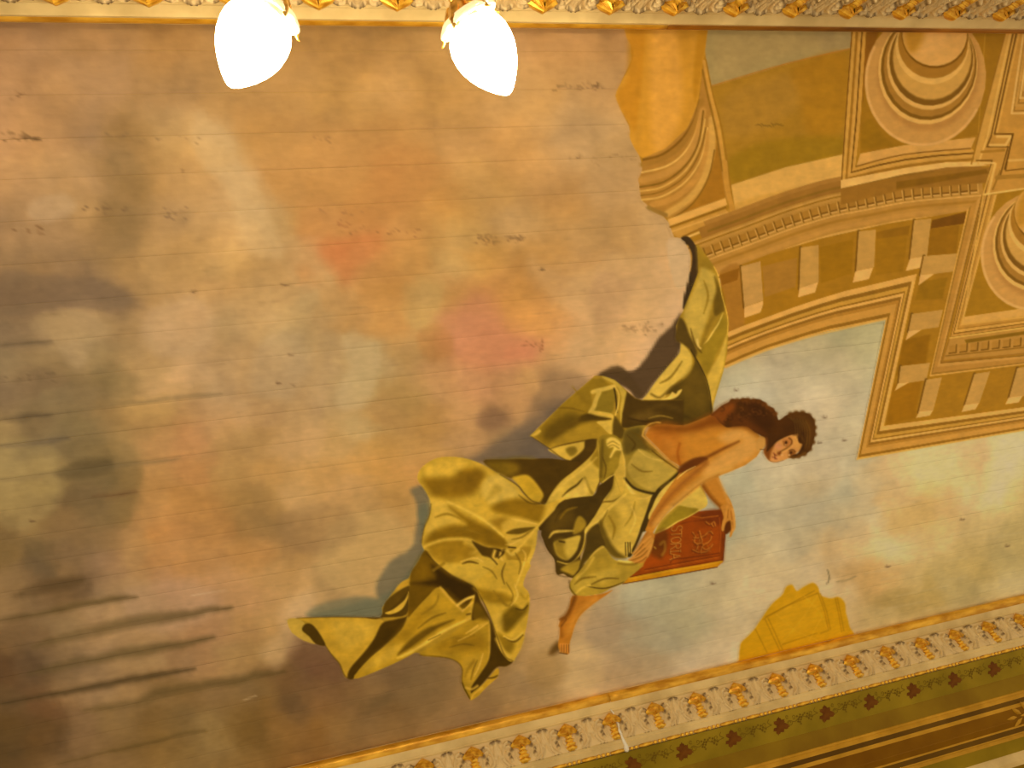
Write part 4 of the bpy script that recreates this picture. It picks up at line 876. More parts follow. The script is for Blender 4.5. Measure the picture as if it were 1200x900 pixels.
for reg_, col_, w_, pts_f in [
    ('D', D2, 5, [(640, 300), (700, 345), (760, 352)]), ('D', D1, 7, [(600, 560), (660, 545), (720, 500)]), ('D', L1, 6, [(600, 440), (680, 455), (745, 470)]),
    ('D', D1, 8, [(620, 640), (650, 700), (640, 760)]), ('D', L1, 7, [(660, 620), (680, 660), (650, 760), (620, 840)]), ('D', D2, 7, [(560, 700), (540, 760), (555, 820)]),
    ('D', D1, 6, [(430, 720), (480, 745), (510, 790)]), ('D', M2, 10, [(260, 500), (330, 500), (420, 530)]), ('D', L1, 8, [(300, 690), (380, 668), (430, 690)]),
    ('D', M2, 12, [(150, 430), (220, 410), (300, 440)]), ('D', D3, 5, [(500, 615), (530, 622), (560, 618)]), ('D', L1, 6, [(560, 590), (600, 585), (650, 560)]),
    ('D', D3, 4, [(530, 180), (590, 215), (640, 250), (672, 290), (720, 335), (790, 352)]), ('D', D3, 3.5, [(100, 642), (170, 712), (250, 772), (330, 812), (380, 845), (400, 900)]),
    ('D', D3, 3, [(125, 352), (115, 420), (85, 490), (70, 580)]), ('D', M2, 14, [(140, 740), (200, 700)]), ('F', D3, 3.5, [(400, 140), (445, 215), (500, 335), (548, 470), (592, 575), (640, 604)]),
    ('F', D2, 5, [(60, 568), (220, 584), (295, 612), (326, 660), (326, 745), (374, 842)]), ('F', L1, 5, [(300, 480), (380, 440), (480, 372)]), ('F', D1, 6, [(250, 520), (330, 500), (400, 510)]),
    ('F', D1, 7, [(420, 600), (395, 660), (380, 720)]), ('F', L1, 6, [(455, 560), (430, 640), (400, 700)]), ('F', M2, 14, [(520, 170), (600, 260), (640, 240)]),
    ('F', D1, 6, [(600, 120), (640, 190), (632, 232)]), ('F', L1, 8, [(650, 130), (670, 200), (630, 260)]), ('E', D3, 3, [(90, 420), (300, 413), (480, 416), (590, 420)]),
    ('E', D1, 8, [(800, 480), (880, 420), (960, 390)]), ('E', M2, 12, [(820, 400), (900, 340), (920, 280)]), ('E', D2, 5, [(960, 250), (1000, 290), (1040, 320)]),
    ('E', D3, 3.5, [(250, 572), (290, 630), (340, 690), (365, 750), (388, 772)]), ('E', M2, 9, [(940, 560), (1020, 530), (1100, 520)]), ('E', L1, 7, [(1080, 510), (1140, 470), (1148, 460)]),
    ('C', D2, 6, [(430, 480), (450, 540), (440, 600)]), ('C', L1, 6, [(520, 400), (552, 470), (562, 560), (555, 640)]), ('C', D1, 9, [(300, 250), (230, 300), (130, 360)]),
    ('C', D1, 6, [(600, 520), (660, 560), (720, 560)]), ('C', M2, 8, [(620, 740), (600, 820), (560, 880)]), ('C', D1, 6, [(460, 790), (430, 850), (420, 900)]),
    ('C', L1, 6, [(640, 720), (680, 720), (712, 706)]), ('C', D2, 7, [(575, 350), (620, 400), (600, 440)]), ('C', D1, 8, [(600, 330), (650, 360), (690, 420)]),
    ('C', D3, 4, [(120, 430), (200, 405), (330, 380), (398, 372)]), ('C', M2, 8, [(250, 60), (300, 120), (340, 160)]), ('C', D1, 7, [(170, 190), (240, 190), (320, 210)]),
    ('C', D3, 3, [(10, 355), (110, 422), (210, 492), (300, 500)]), ('C', D2, 6, [(150, 860), (180, 800), (250, 760)]), ('C', M2, 12, [(180, 840), (220, 790), (280, 770)]),
    ('C', L2, 5, [(700, 250), (770, 235), (840, 250)]), ('C', D3, 8, [(580, 250), (680, 270), (760, 262)]), ('A', D2, 6, [(740, 450), (760, 520), (790, 560)]),
    ('A', M2, 8, [(800, 230), (820, 300), (800, 380)]), ('A', D1, 8, [(600, 700), (650, 670), (700, 600)]), ('G', D2, 6, [(330, 470), (400, 440), (470, 440)]),
    ('G', M2, 12, [(420, 110), (450, 170), (440, 230)]), ('G', L1, 7, [(540, 60), (560, 130), (530, 200)]), ('G', D1, 9, [(240, 470), (280, 440), (350, 430)]), ('G', L1, 5, [(320, 330), (360, 290), (395, 272)]),
    ('G', D3, 4, [(78, 240), (100, 290), (136, 340), (146, 415), (205, 432)]), ('G', D3, 4, [(214, 450), (216, 492), (250, 532)]), ('H', D1, 8, [(400, 300), (470, 250), (560, 235)])]:
    S(pts_f, col_, w_ * 1.15, 2.2, reg_, alpha=.75, taper=True)
# cloth between the arms and over the book
P([(640, 50), (668, 80), (700, 170), (690, 215), (640, 245), (560, 300), (390, 385), (310, 425), (300, 415), (345, 330), (430, 238), (520, 150), (600, 80)], (184, 152, 64), 1.5, 'H')
P([(305, 415), (350, 320), (432, 240), (482, 208), (560, 222), (632, 236), (565, 288), (480, 325), (392, 378), (330, 405)], (144, 118, 26), 2.5, 'H')
S([(312, 420), (392, 382), (480, 330), (560, 292), (640, 242)], (196, 164, 68), 13, 2, 'H', taper=True)

# the book (part 5)
PID = 5
P([(805, 238), (826, 260), (834, 430), (818, 628), (772, 672), (400, 738), (62, 798), (108, 752), (215, 665), (248, 570), (298, 428), (392, 388), (480, 332), (562, 294), (636, 250), (700, 245)], (152, 56, 6), 1.2, 'H', smooth=False)
P([(790, 240), (826, 258), (832, 430), (818, 620), (800, 600), (795, 400)], (120, 42, 6), 6, 'H', alpha=.8)
P([(660, 255), (790, 240), (805, 300), (790, 360), (700, 330), (640, 290)], (112, 40, 8), 8, 'H', alpha=.8)
P([(215, 665), (260, 560), (330, 590), (420, 600), (400, 640), (230, 690)], (182, 66, 6), 10, 'H', alpha=.5)
P([(300, 430), (392, 390), (400, 480), (360, 600), (320, 600), (270, 560)], (98, 42, 6), 8, 'H', alpha=.8)
S([(345, 500), (375, 480), (380, 540), (360, 580)], (176, 112, 30), 10, 4, 'H', alpha=.8); S([(300, 520), (310, 530)], (210, 150, 50), 5, 2, 'H')
P([(108, 752), (230, 722), (420, 690), (640, 655), (815, 622), (816, 632), (772, 668), (400, 735), (62, 798)], (206, 116, 12), 1.2, 'H', smooth=False)
P([(108, 752), (420, 690), (640, 655), (815, 622), (815, 632), (640, 668), (420, 704), (100, 764)], (214, 132, 22), 2, 'H', smooth=False)
S([(120, 745), (420, 685), (812, 615)], (96, 34, 4), 5, 1, 'H', smooth=False)
S([(772, 672), (400, 740), (62, 798)], (70, 30, 6), 5, 1, 'H', smooth=False)
S([(820, 262), (833, 430), (816, 622)], (90, 30, 4), 5, 1, 'H', smooth=False)
S([(230, 690), (430, 650), (700, 600), (790, 585)], (98, 34, 6), 4, 1.2, 'H', smooth=False); S([(230, 700), (430, 662), (700, 612), (790, 596)], (190, 84, 14), 3, 1.2, 'H', smooth=False)
S([(420, 640), (440, 615), (520, 605), (700, 580), (790, 565)], (94, 32, 6), 5, 1.5, 'H'); S([(590, 290), (660, 300), (780, 285)], (196, 92, 20), 5, 1.5, 'H', smooth=False)
S([(500, 345), (560, 330), (640, 320), (740, 318)], (110, 38, 6), 4, 1.5, 'H', smooth=False); S([(790, 300), (802, 420), (792, 560)], (178, 74, 14), 4, 1.5, 'H', smooth=False)
# STORIA, read along the cover: letters turned a quarter, tops to the right
LET = {'S': [[(.9, .82), (.7, 1), (.25, 1), (.08, .8), (.3, .55), (.75, .45), (.92, .22), (.7, 0), (.25, 0), (.08, .16)]],
       'T': [[(0, 1), (1, 1)], [(.5, 1), (.5, 0)]], 'O': [[(.5, 1), (.12, .8), (.06, .4), (.3, .04), (.7, .04), (.94, .4), (.88, .8), (.5, 1)]],
       'R': [[(.1, 0), (.1, 1), (.65, 1), (.88, .8), (.8, .56), (.1, .5)], [(.5, .5), (.95, 0)]], 'I': [[(.5, 0), (.5, 1)], [(.25, 0), (.75, 0)], [(.25, 1), (.75, 1)]],
       'A': [[(.02, 0), (.5, 1), (.98, 0)], [(.2, .38), (.8, .38)]]}
yy0 = 362
for ch, wch in zip('STORIA', (42, 44, 46, 46, 30, 46)):
    for st_ in LET[ch]:
        pts = [(432 + v * 76 - (u * wch + yy0 - 362) * .06, yy0 + u * wch - v * 6) for u, v in st_]
        S([(x - 3, y + 3) for x, y in pts], (84, 28, 4), 7, 1.2, 'H', smooth=ch in 'SO')
        S(pts, (206, 116, 38), 6, 1.1, 'H', smooth=ch in 'SO')
    yy0 += wch
# tooled arabesque panel
r2 = np.random.default_rng(3)
for pts in [[(590, 410), (610, 440), (600, 480), (630, 500), (620, 540)], [(640, 400), (650, 440), (640, 480), (680, 500), (720, 470), (730, 440)], [(590, 540), (640, 560), (700, 550), (740, 500)],
            [(660, 520), (690, 540), (720, 520)], [(600, 450), (640, 450), (680, 430), (720, 400), (740, 420)], [(690, 330), (720, 350), (750, 330), (760, 360)], [(730, 345), (745, 365)],
            [(650, 560), (660, 520), (690, 490)], [(620, 500), (660, 480), (650, 440)]]:
    S([(x - 4, y + 5) for x, y in pts], (96, 34, 6), 10, 2, 'H')
    S(pts, (206, 108, 30), 7, 1.6, 'H')
for k in range(40):
    x, y = 590 + r2.random() * 160, 390 + r2.random() * 180
    S([(x, y), (x + 8 * r2.normal(), y + 8 * r2.normal())], (184, 84, 18) if k % 2 else (104, 38, 6), 6, 1.8, 'H', alpha=.6)

# skin (part 6)
PID = 6
sk = (206, 136, 48)
# leg and foot
P([(105, 838), (120, 800), (155, 772), (165, 812), (130, 842)], (100, 66, 22), 8, 'G', pid=None)
P([(228, 532), (300, 532), (392, 518), (440, 500), (395, 535), (340, 572), (272, 632), (240, 690), (226, 740), (214, 780), (212, 830), (196, 838), (162, 820), (152, 790), (160, 740), (162, 700), (155, 690), (168, 655), (195, 635), (212, 590)], (190, 116, 28), 1.5, 'G')
S([(240, 540), (222, 590), (200, 632), (175, 655)], (112, 60, 10), 20, 5, 'G')
S([(172, 665), (168, 700), (172, 745)], (146, 82, 16), 14, 4, 'G', alpha=.8)
S([(350, 545), (280, 600), (235, 660), (210, 720)], (206, 134, 40), 26, 6, 'G', alpha=.8)
S([(160, 655), (180, 645), (195, 655), (170, 690)], (120, 66, 14), 6, 2, 'G')
for x in (165, 178, 191, 203): S([(x, 785), (x + 1, 812), (x, 828)], (206, 132, 46), 9, 1.5, 'G'); S([(x + 6, 790), (x + 6, 828)], (120, 66, 16), 3, 1, 'G')
S([(162, 832), (200, 838)], (84, 48, 12), 4, 1.5, 'G')
# far forearm and hand on the book
P([(436, 620), (480, 590), (530, 566), (548, 600), (566, 650), (612, 720), (634, 790), (642, 860), (634, 905), (560, 905), (572, 850), (556, 780), (510, 728), (460, 670)], (196, 124, 36), 1.4, 'B')
S([(440, 626), (490, 700), (555, 765)], (130, 68, 10), 22, 5, 'B', alpha=.9)
S([(540, 590), (590, 700), (625, 800)], (214, 150, 66), 14, 4, 'B', alpha=.8)
P([(800, 215), (850, 195), (885, 205), (904, 280), (908, 360), (895, 400), (878, 440), (868, 432), (872, 400), (890, 350), (870, 322), (840, 345), (818, 400), (808, 390), (812, 330), (828, 290), (815, 250)], (196, 126, 42), 1.2, 'H')
P([(848, 330), (878, 322), (888, 350), (878, 392), (842, 424), (826, 400), (832, 360)], (92, 42, 6), 2.5, 'H')
S([(850, 215), (838, 280), (822, 340), (815, 388)], (208, 138, 48), 16, 2, 'H')
S([(868, 220), (872, 290), (882, 340), (884, 400), (872, 438)], (204, 134, 46), 12, 2, 'H')
S([(888, 230), (902, 300), (904, 370), (892, 400)], (214, 150, 64), 12, 2, 'H')
S([(856, 240), (852, 300)], (150, 84, 18), 4, 1.5, 'H'); S([(876, 250), (884, 310)], (150, 84, 18), 4, 1.5, 'H')
# back, shoulder and near arm
P([(86, 318), (105, 280), (150, 252), (200, 250), (330, 256), (430, 216), (500, 186), (600, 195), (700, 240), (800, 325), (806, 400), (775, 450), (705, 502), (612, 542), (548, 566), (440, 612), (352, 682), (262, 752), (200, 820), (150, 890), (120, 940), (84, 905), (128, 800), (190, 700), (262, 600), (300, 545), (395, 510), (300, 508), (240, 470), (180, 412), (120, 350)], (196, 124, 34), 1.4, 'B', smooth=False)
P([(90, 318), (150, 262), (240, 262), (300, 330), (310, 420), (300, 500), (240, 468), (180, 410)], (186, 106, 24), 22, 'B', pid=None)
P([(190, 330), (270, 350), (285, 430), (240, 440)], (206, 130, 40), 14, 'B', alpha=.6, pid=None)
P([(110, 262), (200, 252), (330, 256), (430, 218), (500, 190), (640, 215), (720, 270), (600, 270), (500, 270), (400, 300), (280, 300), (160, 285)], (134, 70, 10), 14, 'B')
P([(330, 330), (450, 300), (560, 280), (620, 330), (560, 380), (440, 430), (350, 440)], (204, 130, 36), 18, 'B')
P([(540, 330), (620, 280), (700, 285), (770, 330), (795, 380), (760, 440), (690, 490), (600, 525), (500, 560), (440, 560), (480, 490), (560, 430), (640, 380), (680, 350), (600, 370)], (216, 152, 66), 12, 'B')
S([(298, 370), (285, 430), (300, 495)], (160, 80, 12), 10, 4, 'B')
S([(300, 512), (380, 470), (460, 455), (540, 415), (600, 385), (665, 355)], (108, 52, 8), 13, 4, 'B', taper=True)
P([(300, 515), (380, 465), (450, 452), (470, 470), (400, 512), (335, 545), (290, 550)], (100, 48, 8), 4, 'B')
S([(460, 490), (380, 560), (290, 640), (200, 740), (120, 860)], (160, 92, 26), 26, 6, 'B')
S([(610, 520), (480, 570), (380, 640), (270, 740), (190, 820), (150, 870)], (214, 156, 68), 30, 8, 'B', alpha=.85)
S([(540, 566), (450, 606), (350, 680), (260, 752)], (172, 110, 34), 8, 4, 'B', alpha=.8)
S([(395, 510), (330, 545), (280, 590)], (226, 186, 96), 6, 1.5, 'B', taper=True, pid=4)
# near hand spread on the knee
P([(245, 400), (300, 420), (296, 470), (270, 540), (235, 620), (190, 640), (120, 620), (150, 570), (175, 520), (205, 470)], (190, 120, 38), 2, 'H')
for pts, w in [([(270, 440), (210, 490), (170, 540), (140, 568)], 15), ([(280, 460), (225, 520), (180, 560), (135, 600)], 15), ([(285, 480), (240, 540), (190, 585), (110, 615)], 14), ([(280, 500), (250, 570), (205, 610), (150, 635)], 13), ([(288, 470), (270, 540), (250, 590)], 16)]:
    S(pts, (208, 140, 52), w, 2, 'H', taper=False)
    S([(x + 6, y + 8) for x, y in pts[1:]], (132, 76, 18), 4, 1.5, 'H')
S([(250, 410), (200, 470), (160, 530)], (150, 86, 22), 8, 3, 'H', alpha=.8)
# face
P([(410, 535), (470, 515), (505, 525), (505, 600), (560, 632), (530, 690), (482, 724), (440, 770), (392, 782), (340, 802), (262, 822), (198, 815), (168, 780), (132, 715), (160, 680), (205, 640), (260, 595), (330, 565)], (212, 142, 66), 1.3, 'Z')
P([(60, 700), (62, 600), (100, 545), (160, 550), (170, 600), (150, 650), (110, 690)], (208, 146, 62), 2, 'Z')
S([(95, 688), (140, 690)], (96, 52, 10), 6, 1.5, 'Z')
P([(132, 712), (165, 670), (215, 625), (260, 600), (240, 650), (210, 720), (195, 790), (168, 782)], (128, 66, 14), 5, 'Z')
ELL(285, 655, 34, 26, (218, 138, 88), 8, 0.6, 'Z', alpha=.8)
ELL(255, 790, 40, 22, (218, 148, 78), 6, 0, 'Z', alpha=.8)
P([(440, 535), (500, 525), (500, 600), (540, 640), (500, 680), (450, 640)], (222, 154, 66), 6, 'Z', alpha=.8)
P([(335, 585), (380, 570), (420, 580), (415, 640), (380, 665), (345, 640)], (176, 104, 40), 6, 'Z', alpha=.8)
S([(400, 568), (426, 590), (425, 630), (395, 665), (350, 690), (310, 712)], (96, 48, 8), 11, 2, 'Z')
ELL(368, 616, 14, 17, (70, 34, 6), 2, 0.3, 'Z'); ELL(362, 643, 7, 8, (222, 176, 110), 2, 0, 'Z'); S([(340, 605), (350, 640), (375, 652)], (120, 62, 14), 5, 1.5, 'Z')
P([(395, 715), (430, 692), (465, 710), (462, 745), (430, 772), (398, 765)], (132, 74, 20), 5, 'Z', alpha=.9)
ELL(420, 722, 13, 14, (70, 34, 6), 2, 0.3, 'Z'); ELL(402, 748, 9, 7, (226, 182, 116), 2, 0, 'Z'); S([(400, 700), (440, 690), (465, 712)], (84, 44, 8), 7, 1.5, 'Z')
ELL(298, 730, 22, 18, (120, 58, 14), 4, 0, 'Z'); ELL(325, 745, 13, 12, (232, 168, 90), 3, 0, 'Z'); S([(330, 718), (380, 690), (430, 650)], (226, 160, 72), 12, 3, 'Z')
S([(238, 728), (252, 745), (268, 752)], (140, 60, 30), 10, 2, 'Z'); S([(228, 770), (250, 775), (268, 788)], (150, 66, 34), 9, 2, 'Z'); S([(248, 742), (252, 790)], (84, 36, 12), 5, 1.5, 'Z')
S([(150, 720), (190, 800), (260, 824), (340, 804)], (120, 66, 20), 5, 1.5, 'Z', alpha=.7)

# hair (part 7)
PID = 7
P([(492, 192), (520, 165), (560, 132), (600, 112), (622, 92), (655, 96), (685, 90), (712, 88), (740, 96), (770, 92), (800, 98), (832, 118), (842, 138), (872, 145), (892, 170), (903, 200), (912, 222), (935, 210), (960, 192), (1020, 174), (1085, 180), (1128, 215), (1140, 280), (1132, 340), (1108, 410), (1060, 445), (1010, 460), (980, 455), (1000, 440), (1035, 425), (1062, 375), (1040, 365), (1032, 345), (1034, 312), (1005, 312), (950, 330), (895, 360), (868, 390), (838, 420), (836, 370), (830, 335), (800, 318), (760, 295), (710, 262), (640, 262), (590, 268), (545, 235), (520, 205)], (72, 38, 5), 1.6, 'B')
P([(492, 195), (560, 135), (630, 108), (640, 150), (600, 200), (570, 245), (530, 220)], (132, 66, 12), 10, 'B', alpha=.85)
P([(600, 190), (700, 200), (800, 260), (830, 320), (760, 300), (690, 262), (620, 262)], (96, 48, 8), 10, 'B', alpha=.8)
P([(1000, 190), (1070, 185), (1120, 230), (1125, 320), (1090, 400), (1060, 380), (1080, 300), (1040, 240)], (96, 58, 11), 12, 'B', alpha=.8)
P([(700, 110), (800, 130), (860, 190), (880, 260), (820, 280), (740, 220)], (62, 30, 4), 14, 'B', alpha=.7)
for k in range(26):
    x, y = 560 + r2.random() * 300, 110 + r2.random() * 130
    y = max(y, 105 + abs(x - 700) * .2)
    a_ = r2.random() * 6.28
    S([(x + 14 * math.cos(a_ + t), y + 12 * math.sin(a_ + t)) for t in (0, .8, 1.6, 2.4, 3.2)], (118, 64, 14) if k % 2 else (48, 24, 3), 6, 2.5, 'B', alpha=.55)
for (x, y) in [(625, 104), (655, 100), (690, 98), (722, 98), (755, 102), (790, 108), (820, 124), (845, 146), (870, 160), (890, 184)]:
    ELL(x, y, 17, 14, (96, 50, 8), 3, 0, 'B', alpha=.8)
for k in range(14):
    t = k / 13
    S([(960 + t * 120, 200 + t * 30), (1000 + t * 105, 230 + t * 60), (1010 + t * 90, 290 + t * 100)], (120, 82, 22) if k % 2 else (56, 34, 6), 4, 2, 'B', alpha=.45)
for (x, y, r) in [(985, 186, 14), (1020, 180, 15), (1060, 180, 16), (1098, 196, 16), (1122, 228, 16), (1134, 268, 13), (1134, 312, 13), (1124, 360, 14), (1104, 402, 14), (1070, 432, 15), (1035, 448, 13), (1004, 452, 10)]:
    ELL(x, y, r * 1.1, r, (84, 48, 8), 4, 0, 'B', alpha=.9)
for pts in [[(1032, 330), (1050, 350), (1064, 380), (1040, 425)], [(1005, 312), (1030, 318), (1044, 345)], [(1060, 300), (1075, 350), (1060, 400)], [(930, 330), (900, 350), (872, 380)]]:
    S(pts, (60, 32, 5), 9, 3, 'B', alpha=.8)
S([(836, 336), (838, 375), (826, 405)], (112, 60, 14), 12, 3, 'B')
S([(975, 452), (1020, 455), (1080, 425)], (132, 86, 22), 5, 2.5, 'B', alpha=.7)
PID = None

# oil colour of each passage, then the mottling of aged paint
brush = fbm(H_, W_, 12, 303, 4)
for i_, k_, nz_ in ((4, (1.045, .988, .84), .20), (6, (.96, .925, .86), .10), (5, (.94, 1.04, .95), .26), (7, (1.0, .95, .9), .2), (1, (1.03, .985, .93), .10), (2, (1.03, .985, .97), .06), (3, (1.0, .97, 1.0), .08)):
    m_ = ids == i_
    img[m_] *= np.array(k_, np.float32) * (1 + nz_ * brush[m_])[:, None]
    if i_ == 4:                                 # fuller contrast in the cloth
        g_ = img[m_].mean(-1, keepdims=True) / 108.0
        img[m_] *= np.clip(g_, .3, 1.6) ** .22
img *= (1 + 0.07 * fbm(H_, W_, 7, 404, 3))[..., None]
img = np.clip(img, 2, 255)

# ------------------------------------------------------------------ paint -> meshes
def light_model(X, Y):
    """evenly spread room light plus the six lamps, as they fall on the ceiling: reads pigment from a seen colour"""
    S_ = 0
    for i in range(6):
        a = math.radians(62 + 60 * i)
        dx = X - (0.163 + .52 * math.cos(a)); dy = Y - (-.616 + .52 * math.sin(a)); h = 0.70
        S_ = S_ + h / (dx * dx + dy * dy + h * h) ** 1.5
    out = []
    for a, b_, c, d in ((.532, .140, -.0420, -.0110), (.415, .109, -.0375, -.0094), (.263, .066, -.0275, -.0062)):
        out.append(np.maximum((a + b_ * S_ + c * Y + d * X) * 2 ** .5, .1))
    return np.stack(out, -1)

def project(X, Y, Z=H):
    P_ = np.stack([X, Y, np.full_like(X, Z)], -1) @ R      # world -> camera
    return 600 + 800 * P_[..., 0] / -P_[..., 2], 450 - 800 * P_[..., 1] / -P_[..., 2]

def sample(X, Y):
    px, py = project(X, Y)
    sx = np.clip(px + OX - .5, 0, W_ - 1.01); sy = np.clip(py + OY - .5, 0, H_ - 1.01)
    ix = sx.astype(int); iy = sy.astype(int); fx = (sx - ix)[..., None]; fy = (sy - iy)[..., None]
    c = (img[iy, ix] * (1 - fx) + img[iy, ix + 1] * fx) * (1 - fy) + (img[iy + 1, ix] * (1 - fx) + img[iy + 1, ix + 1] * fx) * fy
    k = ids[np.round(sy).astype(int), np.round(sx).astype(int)]
    return np.clip(lin(c) / light_model(X, Y), 0, .98), k

def grid_mesh(name, X, Y, Z, colr, quads, parent):
    me = bpy.data.meshes.new(name)
    used = np.unique(quads)
    remap = np.full(X.size, -1, np.int64); remap[used] = np.arange(len(used))
    v = np.stack([X.ravel()[used], Y.ravel()[used], Z.ravel()[used]], -1).astype(np.float32)
    q = remap[quads].astype(np.int32)
    me.vertices.add(len(v)); me.vertices.foreach_set('co', v.ravel())
    me.loops.add(q.size); me.loops.foreach_set('vertex_index', q.ravel())
    me.polygons.add(len(q)); me.polygons.foreach_set('loop_start', np.arange(0, q.size, 4, dtype=np.int32))
    me.update(calc_edges=True)
    a = me.color_attributes.new('paint', 'FLOAT_COLOR', 'POINT')
    c4 = np.concatenate([colr.reshape(-1, 3)[used], np.ones((len(used), 1))], 1).astype(np.float32)
    a.data.foreach_set('color', c4.ravel())
    me.materials.append(mural_m)
    o = bpy.data.objects.new(name, me)
    return link(o, parent)

X0, X1 = -1.55, 5.3
Y0, Y1 = -0.304, 2.595
mural = bpy.data.objects.new('ceiling_mural', None)
mural.location = (0, 0, CZ)
link(mural)
tag(mural, 'painted ceiling mural of clouds, a draped woman and an arcade on narrow boards', 'painting')
seams = [-0.32, -.235, -.119, -.002, .108, .228, .355, .478, .602, .725, .85, .936, 1.057, 1.174, 1.283, 1.39, 1.49, 1.603, 1.722, 1.845, 1.963, 2.085, 2.195, 2.302, 2.42, 2.52, 2.615]
for i in range(len(seams) - 1):
    a_, b_ = seams[i], seams[i + 1]
    n = max(6, int(round((b_ - a_) / 0.0075)))
    wide = 0.0001 + 0.0002 * (rng.random())
    ys = np.concatenate([[a_ + wide], np.linspace(a_ + wide + .0015, b_ - wide - .0015, n), [b_ - wide]])
    xs = np.arange(X0, X1, 0.009)
    Xg, Yg = np.meshgrid(xs, ys)
    Zg = np.zeros_like(Xg)
    Zg[0, :] = 0.0003; Zg[-1, :] = 0.0003                      # eased edges beside the joint
    Zg += 0.0001 * rng.normal()                                # boards lie slightly uneven
    colr, _ = sample(Xg, Yg)
    nr, nc = Xg.shape
    idx = np.arange(nr * nc).reshape(nr, nc)
    q = np.stack([idx[:-1, :-1], idx[1:, :-1], idx[1:, 1:], idx[:-1, 1:]], -1).reshape(-1, 4)   # faces look down
    grid_mesh('board', Xg, Yg, Zg, colr, q, mural)

# finer painted passages, a skin of oil paint over the boards
st = 0.0034
def passage(x0, x1, y0, y1, want, z):
    xs = np.arange(x0, x1, st); ys = np.arange(y0, y1, st)
    Xg, Yg = np.meshgrid(xs, ys)
    colr, k = sample(Xg, Yg)
    Zg = np.full_like(Xg, z)
    nr, nc = Xg.shape
    idx = np.arange(nr * nc).reshape(nr, nc)
    kk = k[:-1, :-1].copy()
    # grow the painted passages by two cells so that their borders stay crisp
    for _ in range(2):
        for dy, dx in ((0, 1), (0, -1), (1, 0), (-1, 0)):
            sh = np.roll(np.roll(kk, dy, 0), dx, 1)
            if dy == 1: sh[0] = 0
            if dy == -1: sh[-1] = 0
            if dx == 1: sh[:, 0] = 0
            if dx == -1: sh[:, -1] = 0
            kk = np.where((kk == 0) & (sh > 0), sh, kk)
    q = np.stack([idx[:-1, :-1], idx[1:, :-1], idx[1:, 1:], idx[:-1, 1:]], -1)
    return Xg, Yg, Zg, colr, kk, q
pw = project
def region(px0, px1, py0, py1):
    # extent on the ceiling of a window of the painting
    xs, ys = [], []
    for (a_, b_) in ((px0, py0), (px1, py0), (px1, py1), (px0, py1)):
        d = np.array([a_ - 600, -(b_ - 450), -800.]); w = R @ d; xs.append(w[0] / w[2] * H); ys.append(w[1] / w[2] * H)
    return max(min(xs), X0), min(max(xs), X1), max(min(ys), Y0), min(max(ys), Y1)
# figure and arcade share one sheet of cells; every cell belongs to one passage only
x0, x1, y0, y1 = region(330, 1330, 20, 830)
Xg, Yg, Zg, colr, kk, q = passage(x0, x1, Y0 - .01, Y1 + .005, None, -0.0016)
names = {1: ('painted_arcade', 'painted ochre cornice, frames and coffers of an arcade'), 2: ('painted_rosette', 'painted round coffer rosettes with concentric rings'),
         3: ('painted_fragment', 'ochre painted fragment with thin geometric lines at the lower border')}
def cells(i):
    return q[kk == i]
arc_o = grid_mesh('painted_arcade', Xg, Yg, Zg, colr, cells(1), mural); arc_o['label'] = names[1][1]
ros_k = q[(kk == 2)]
pxq, pyq = project(Xg, Yg)
cx_ = pyq[:-1, :-1]
r1 = grid_mesh('painted_rosette', Xg, Yg, Zg, colr, q[(kk == 2) & (cx_ < 205)], arc_o); r1['label'] = 'painted ringed rosette in the upper coffer'
r2_ = grid_mesh('painted_rosette', Xg, Yg, Zg, colr, q[(kk == 2) & (cx_ >= 205)], arc_o); r2_['label'] = 'painted ringed rosette in the coffer at the right edge'
fr = grid_mesh('painted_fragment', Xg, Yg, Zg, colr, cells(3), mural); fr['label'] = names[3][1]
wo = grid_mesh('painted_woman', Xg, Yg, Zg, colr, cells(6), mural); wo['label'] = 'painted woman with bare back leaning down, holding a red book'
dr = grid_mesh('drapery', Xg, Yg, Zg, colr, cells(4), wo); dr['label'] = 'flowing olive gold drapery'
bk = grid_mesh('book', Xg, Yg, Zg, colr, cells(5), wo); bk['label'] = 'red bound book lettered STORIA'
ha = grid_mesh('hair', Xg, Yg, Zg, colr, cells(7), wo); ha['label'] = 'dark brown curled hair'

# ================================================================== the cornices
PROF = [(0, 0), (0.027, 0.0508), (0.0473, 0.075), (0.0956, 0.1945), (0.1256, 0.2155), (0.14, 0.2299), (0.2583, 0.2851), (0.3089, 0.3356), (0.3141, 0.3447), (0.3215, 0.3649),
        (0.3412, 0.3763), (0.3497, 0.3911), (0.4087, 0.4125), (0.4401, 0.424), (0.4442, 0.4312), (0.4653, 0.4433), (0.4733, 0.4655), (0.5394, 0.4895)]
XA, XB = -1.9, 5.5

def strip(name, prof, mat, parent, side, xa=XA, xb=XB, thick=0.012, smooth=False, n=1):
    """a length of moulding: profile (outward, drop) given a back so that it is solid"""
    pr = list(prof)
    back = [(o + thick * 1.4, d - thick) for o, d in pr]
    loop = pr + back[::-1]
    vs, fs = [], []
    xs = np.linspace(xa, xb, n + 1)
    for x in xs:
        for o, d in loop: vs.append((x, side * o, -d))
    m_ = len(loop)
    for k in range(n):
        for i in range(m_):
            j = (i + 1) % m_
            f = [k * m_ + i, k * m_ + j, (k + 1) * m_ + j, (k + 1) * m_ + i]
            fs.append(f if side > 0 else f[::-1])
    fs.append(list(range(m_))[::(-1 if side > 0 else 1)]); fs.append([n * m_ + i for i in range(m_)][::(1 if side > 0 else -1)])
    o = mesh_obj(name, vs, fs, mat, parent, smooth)
    return o

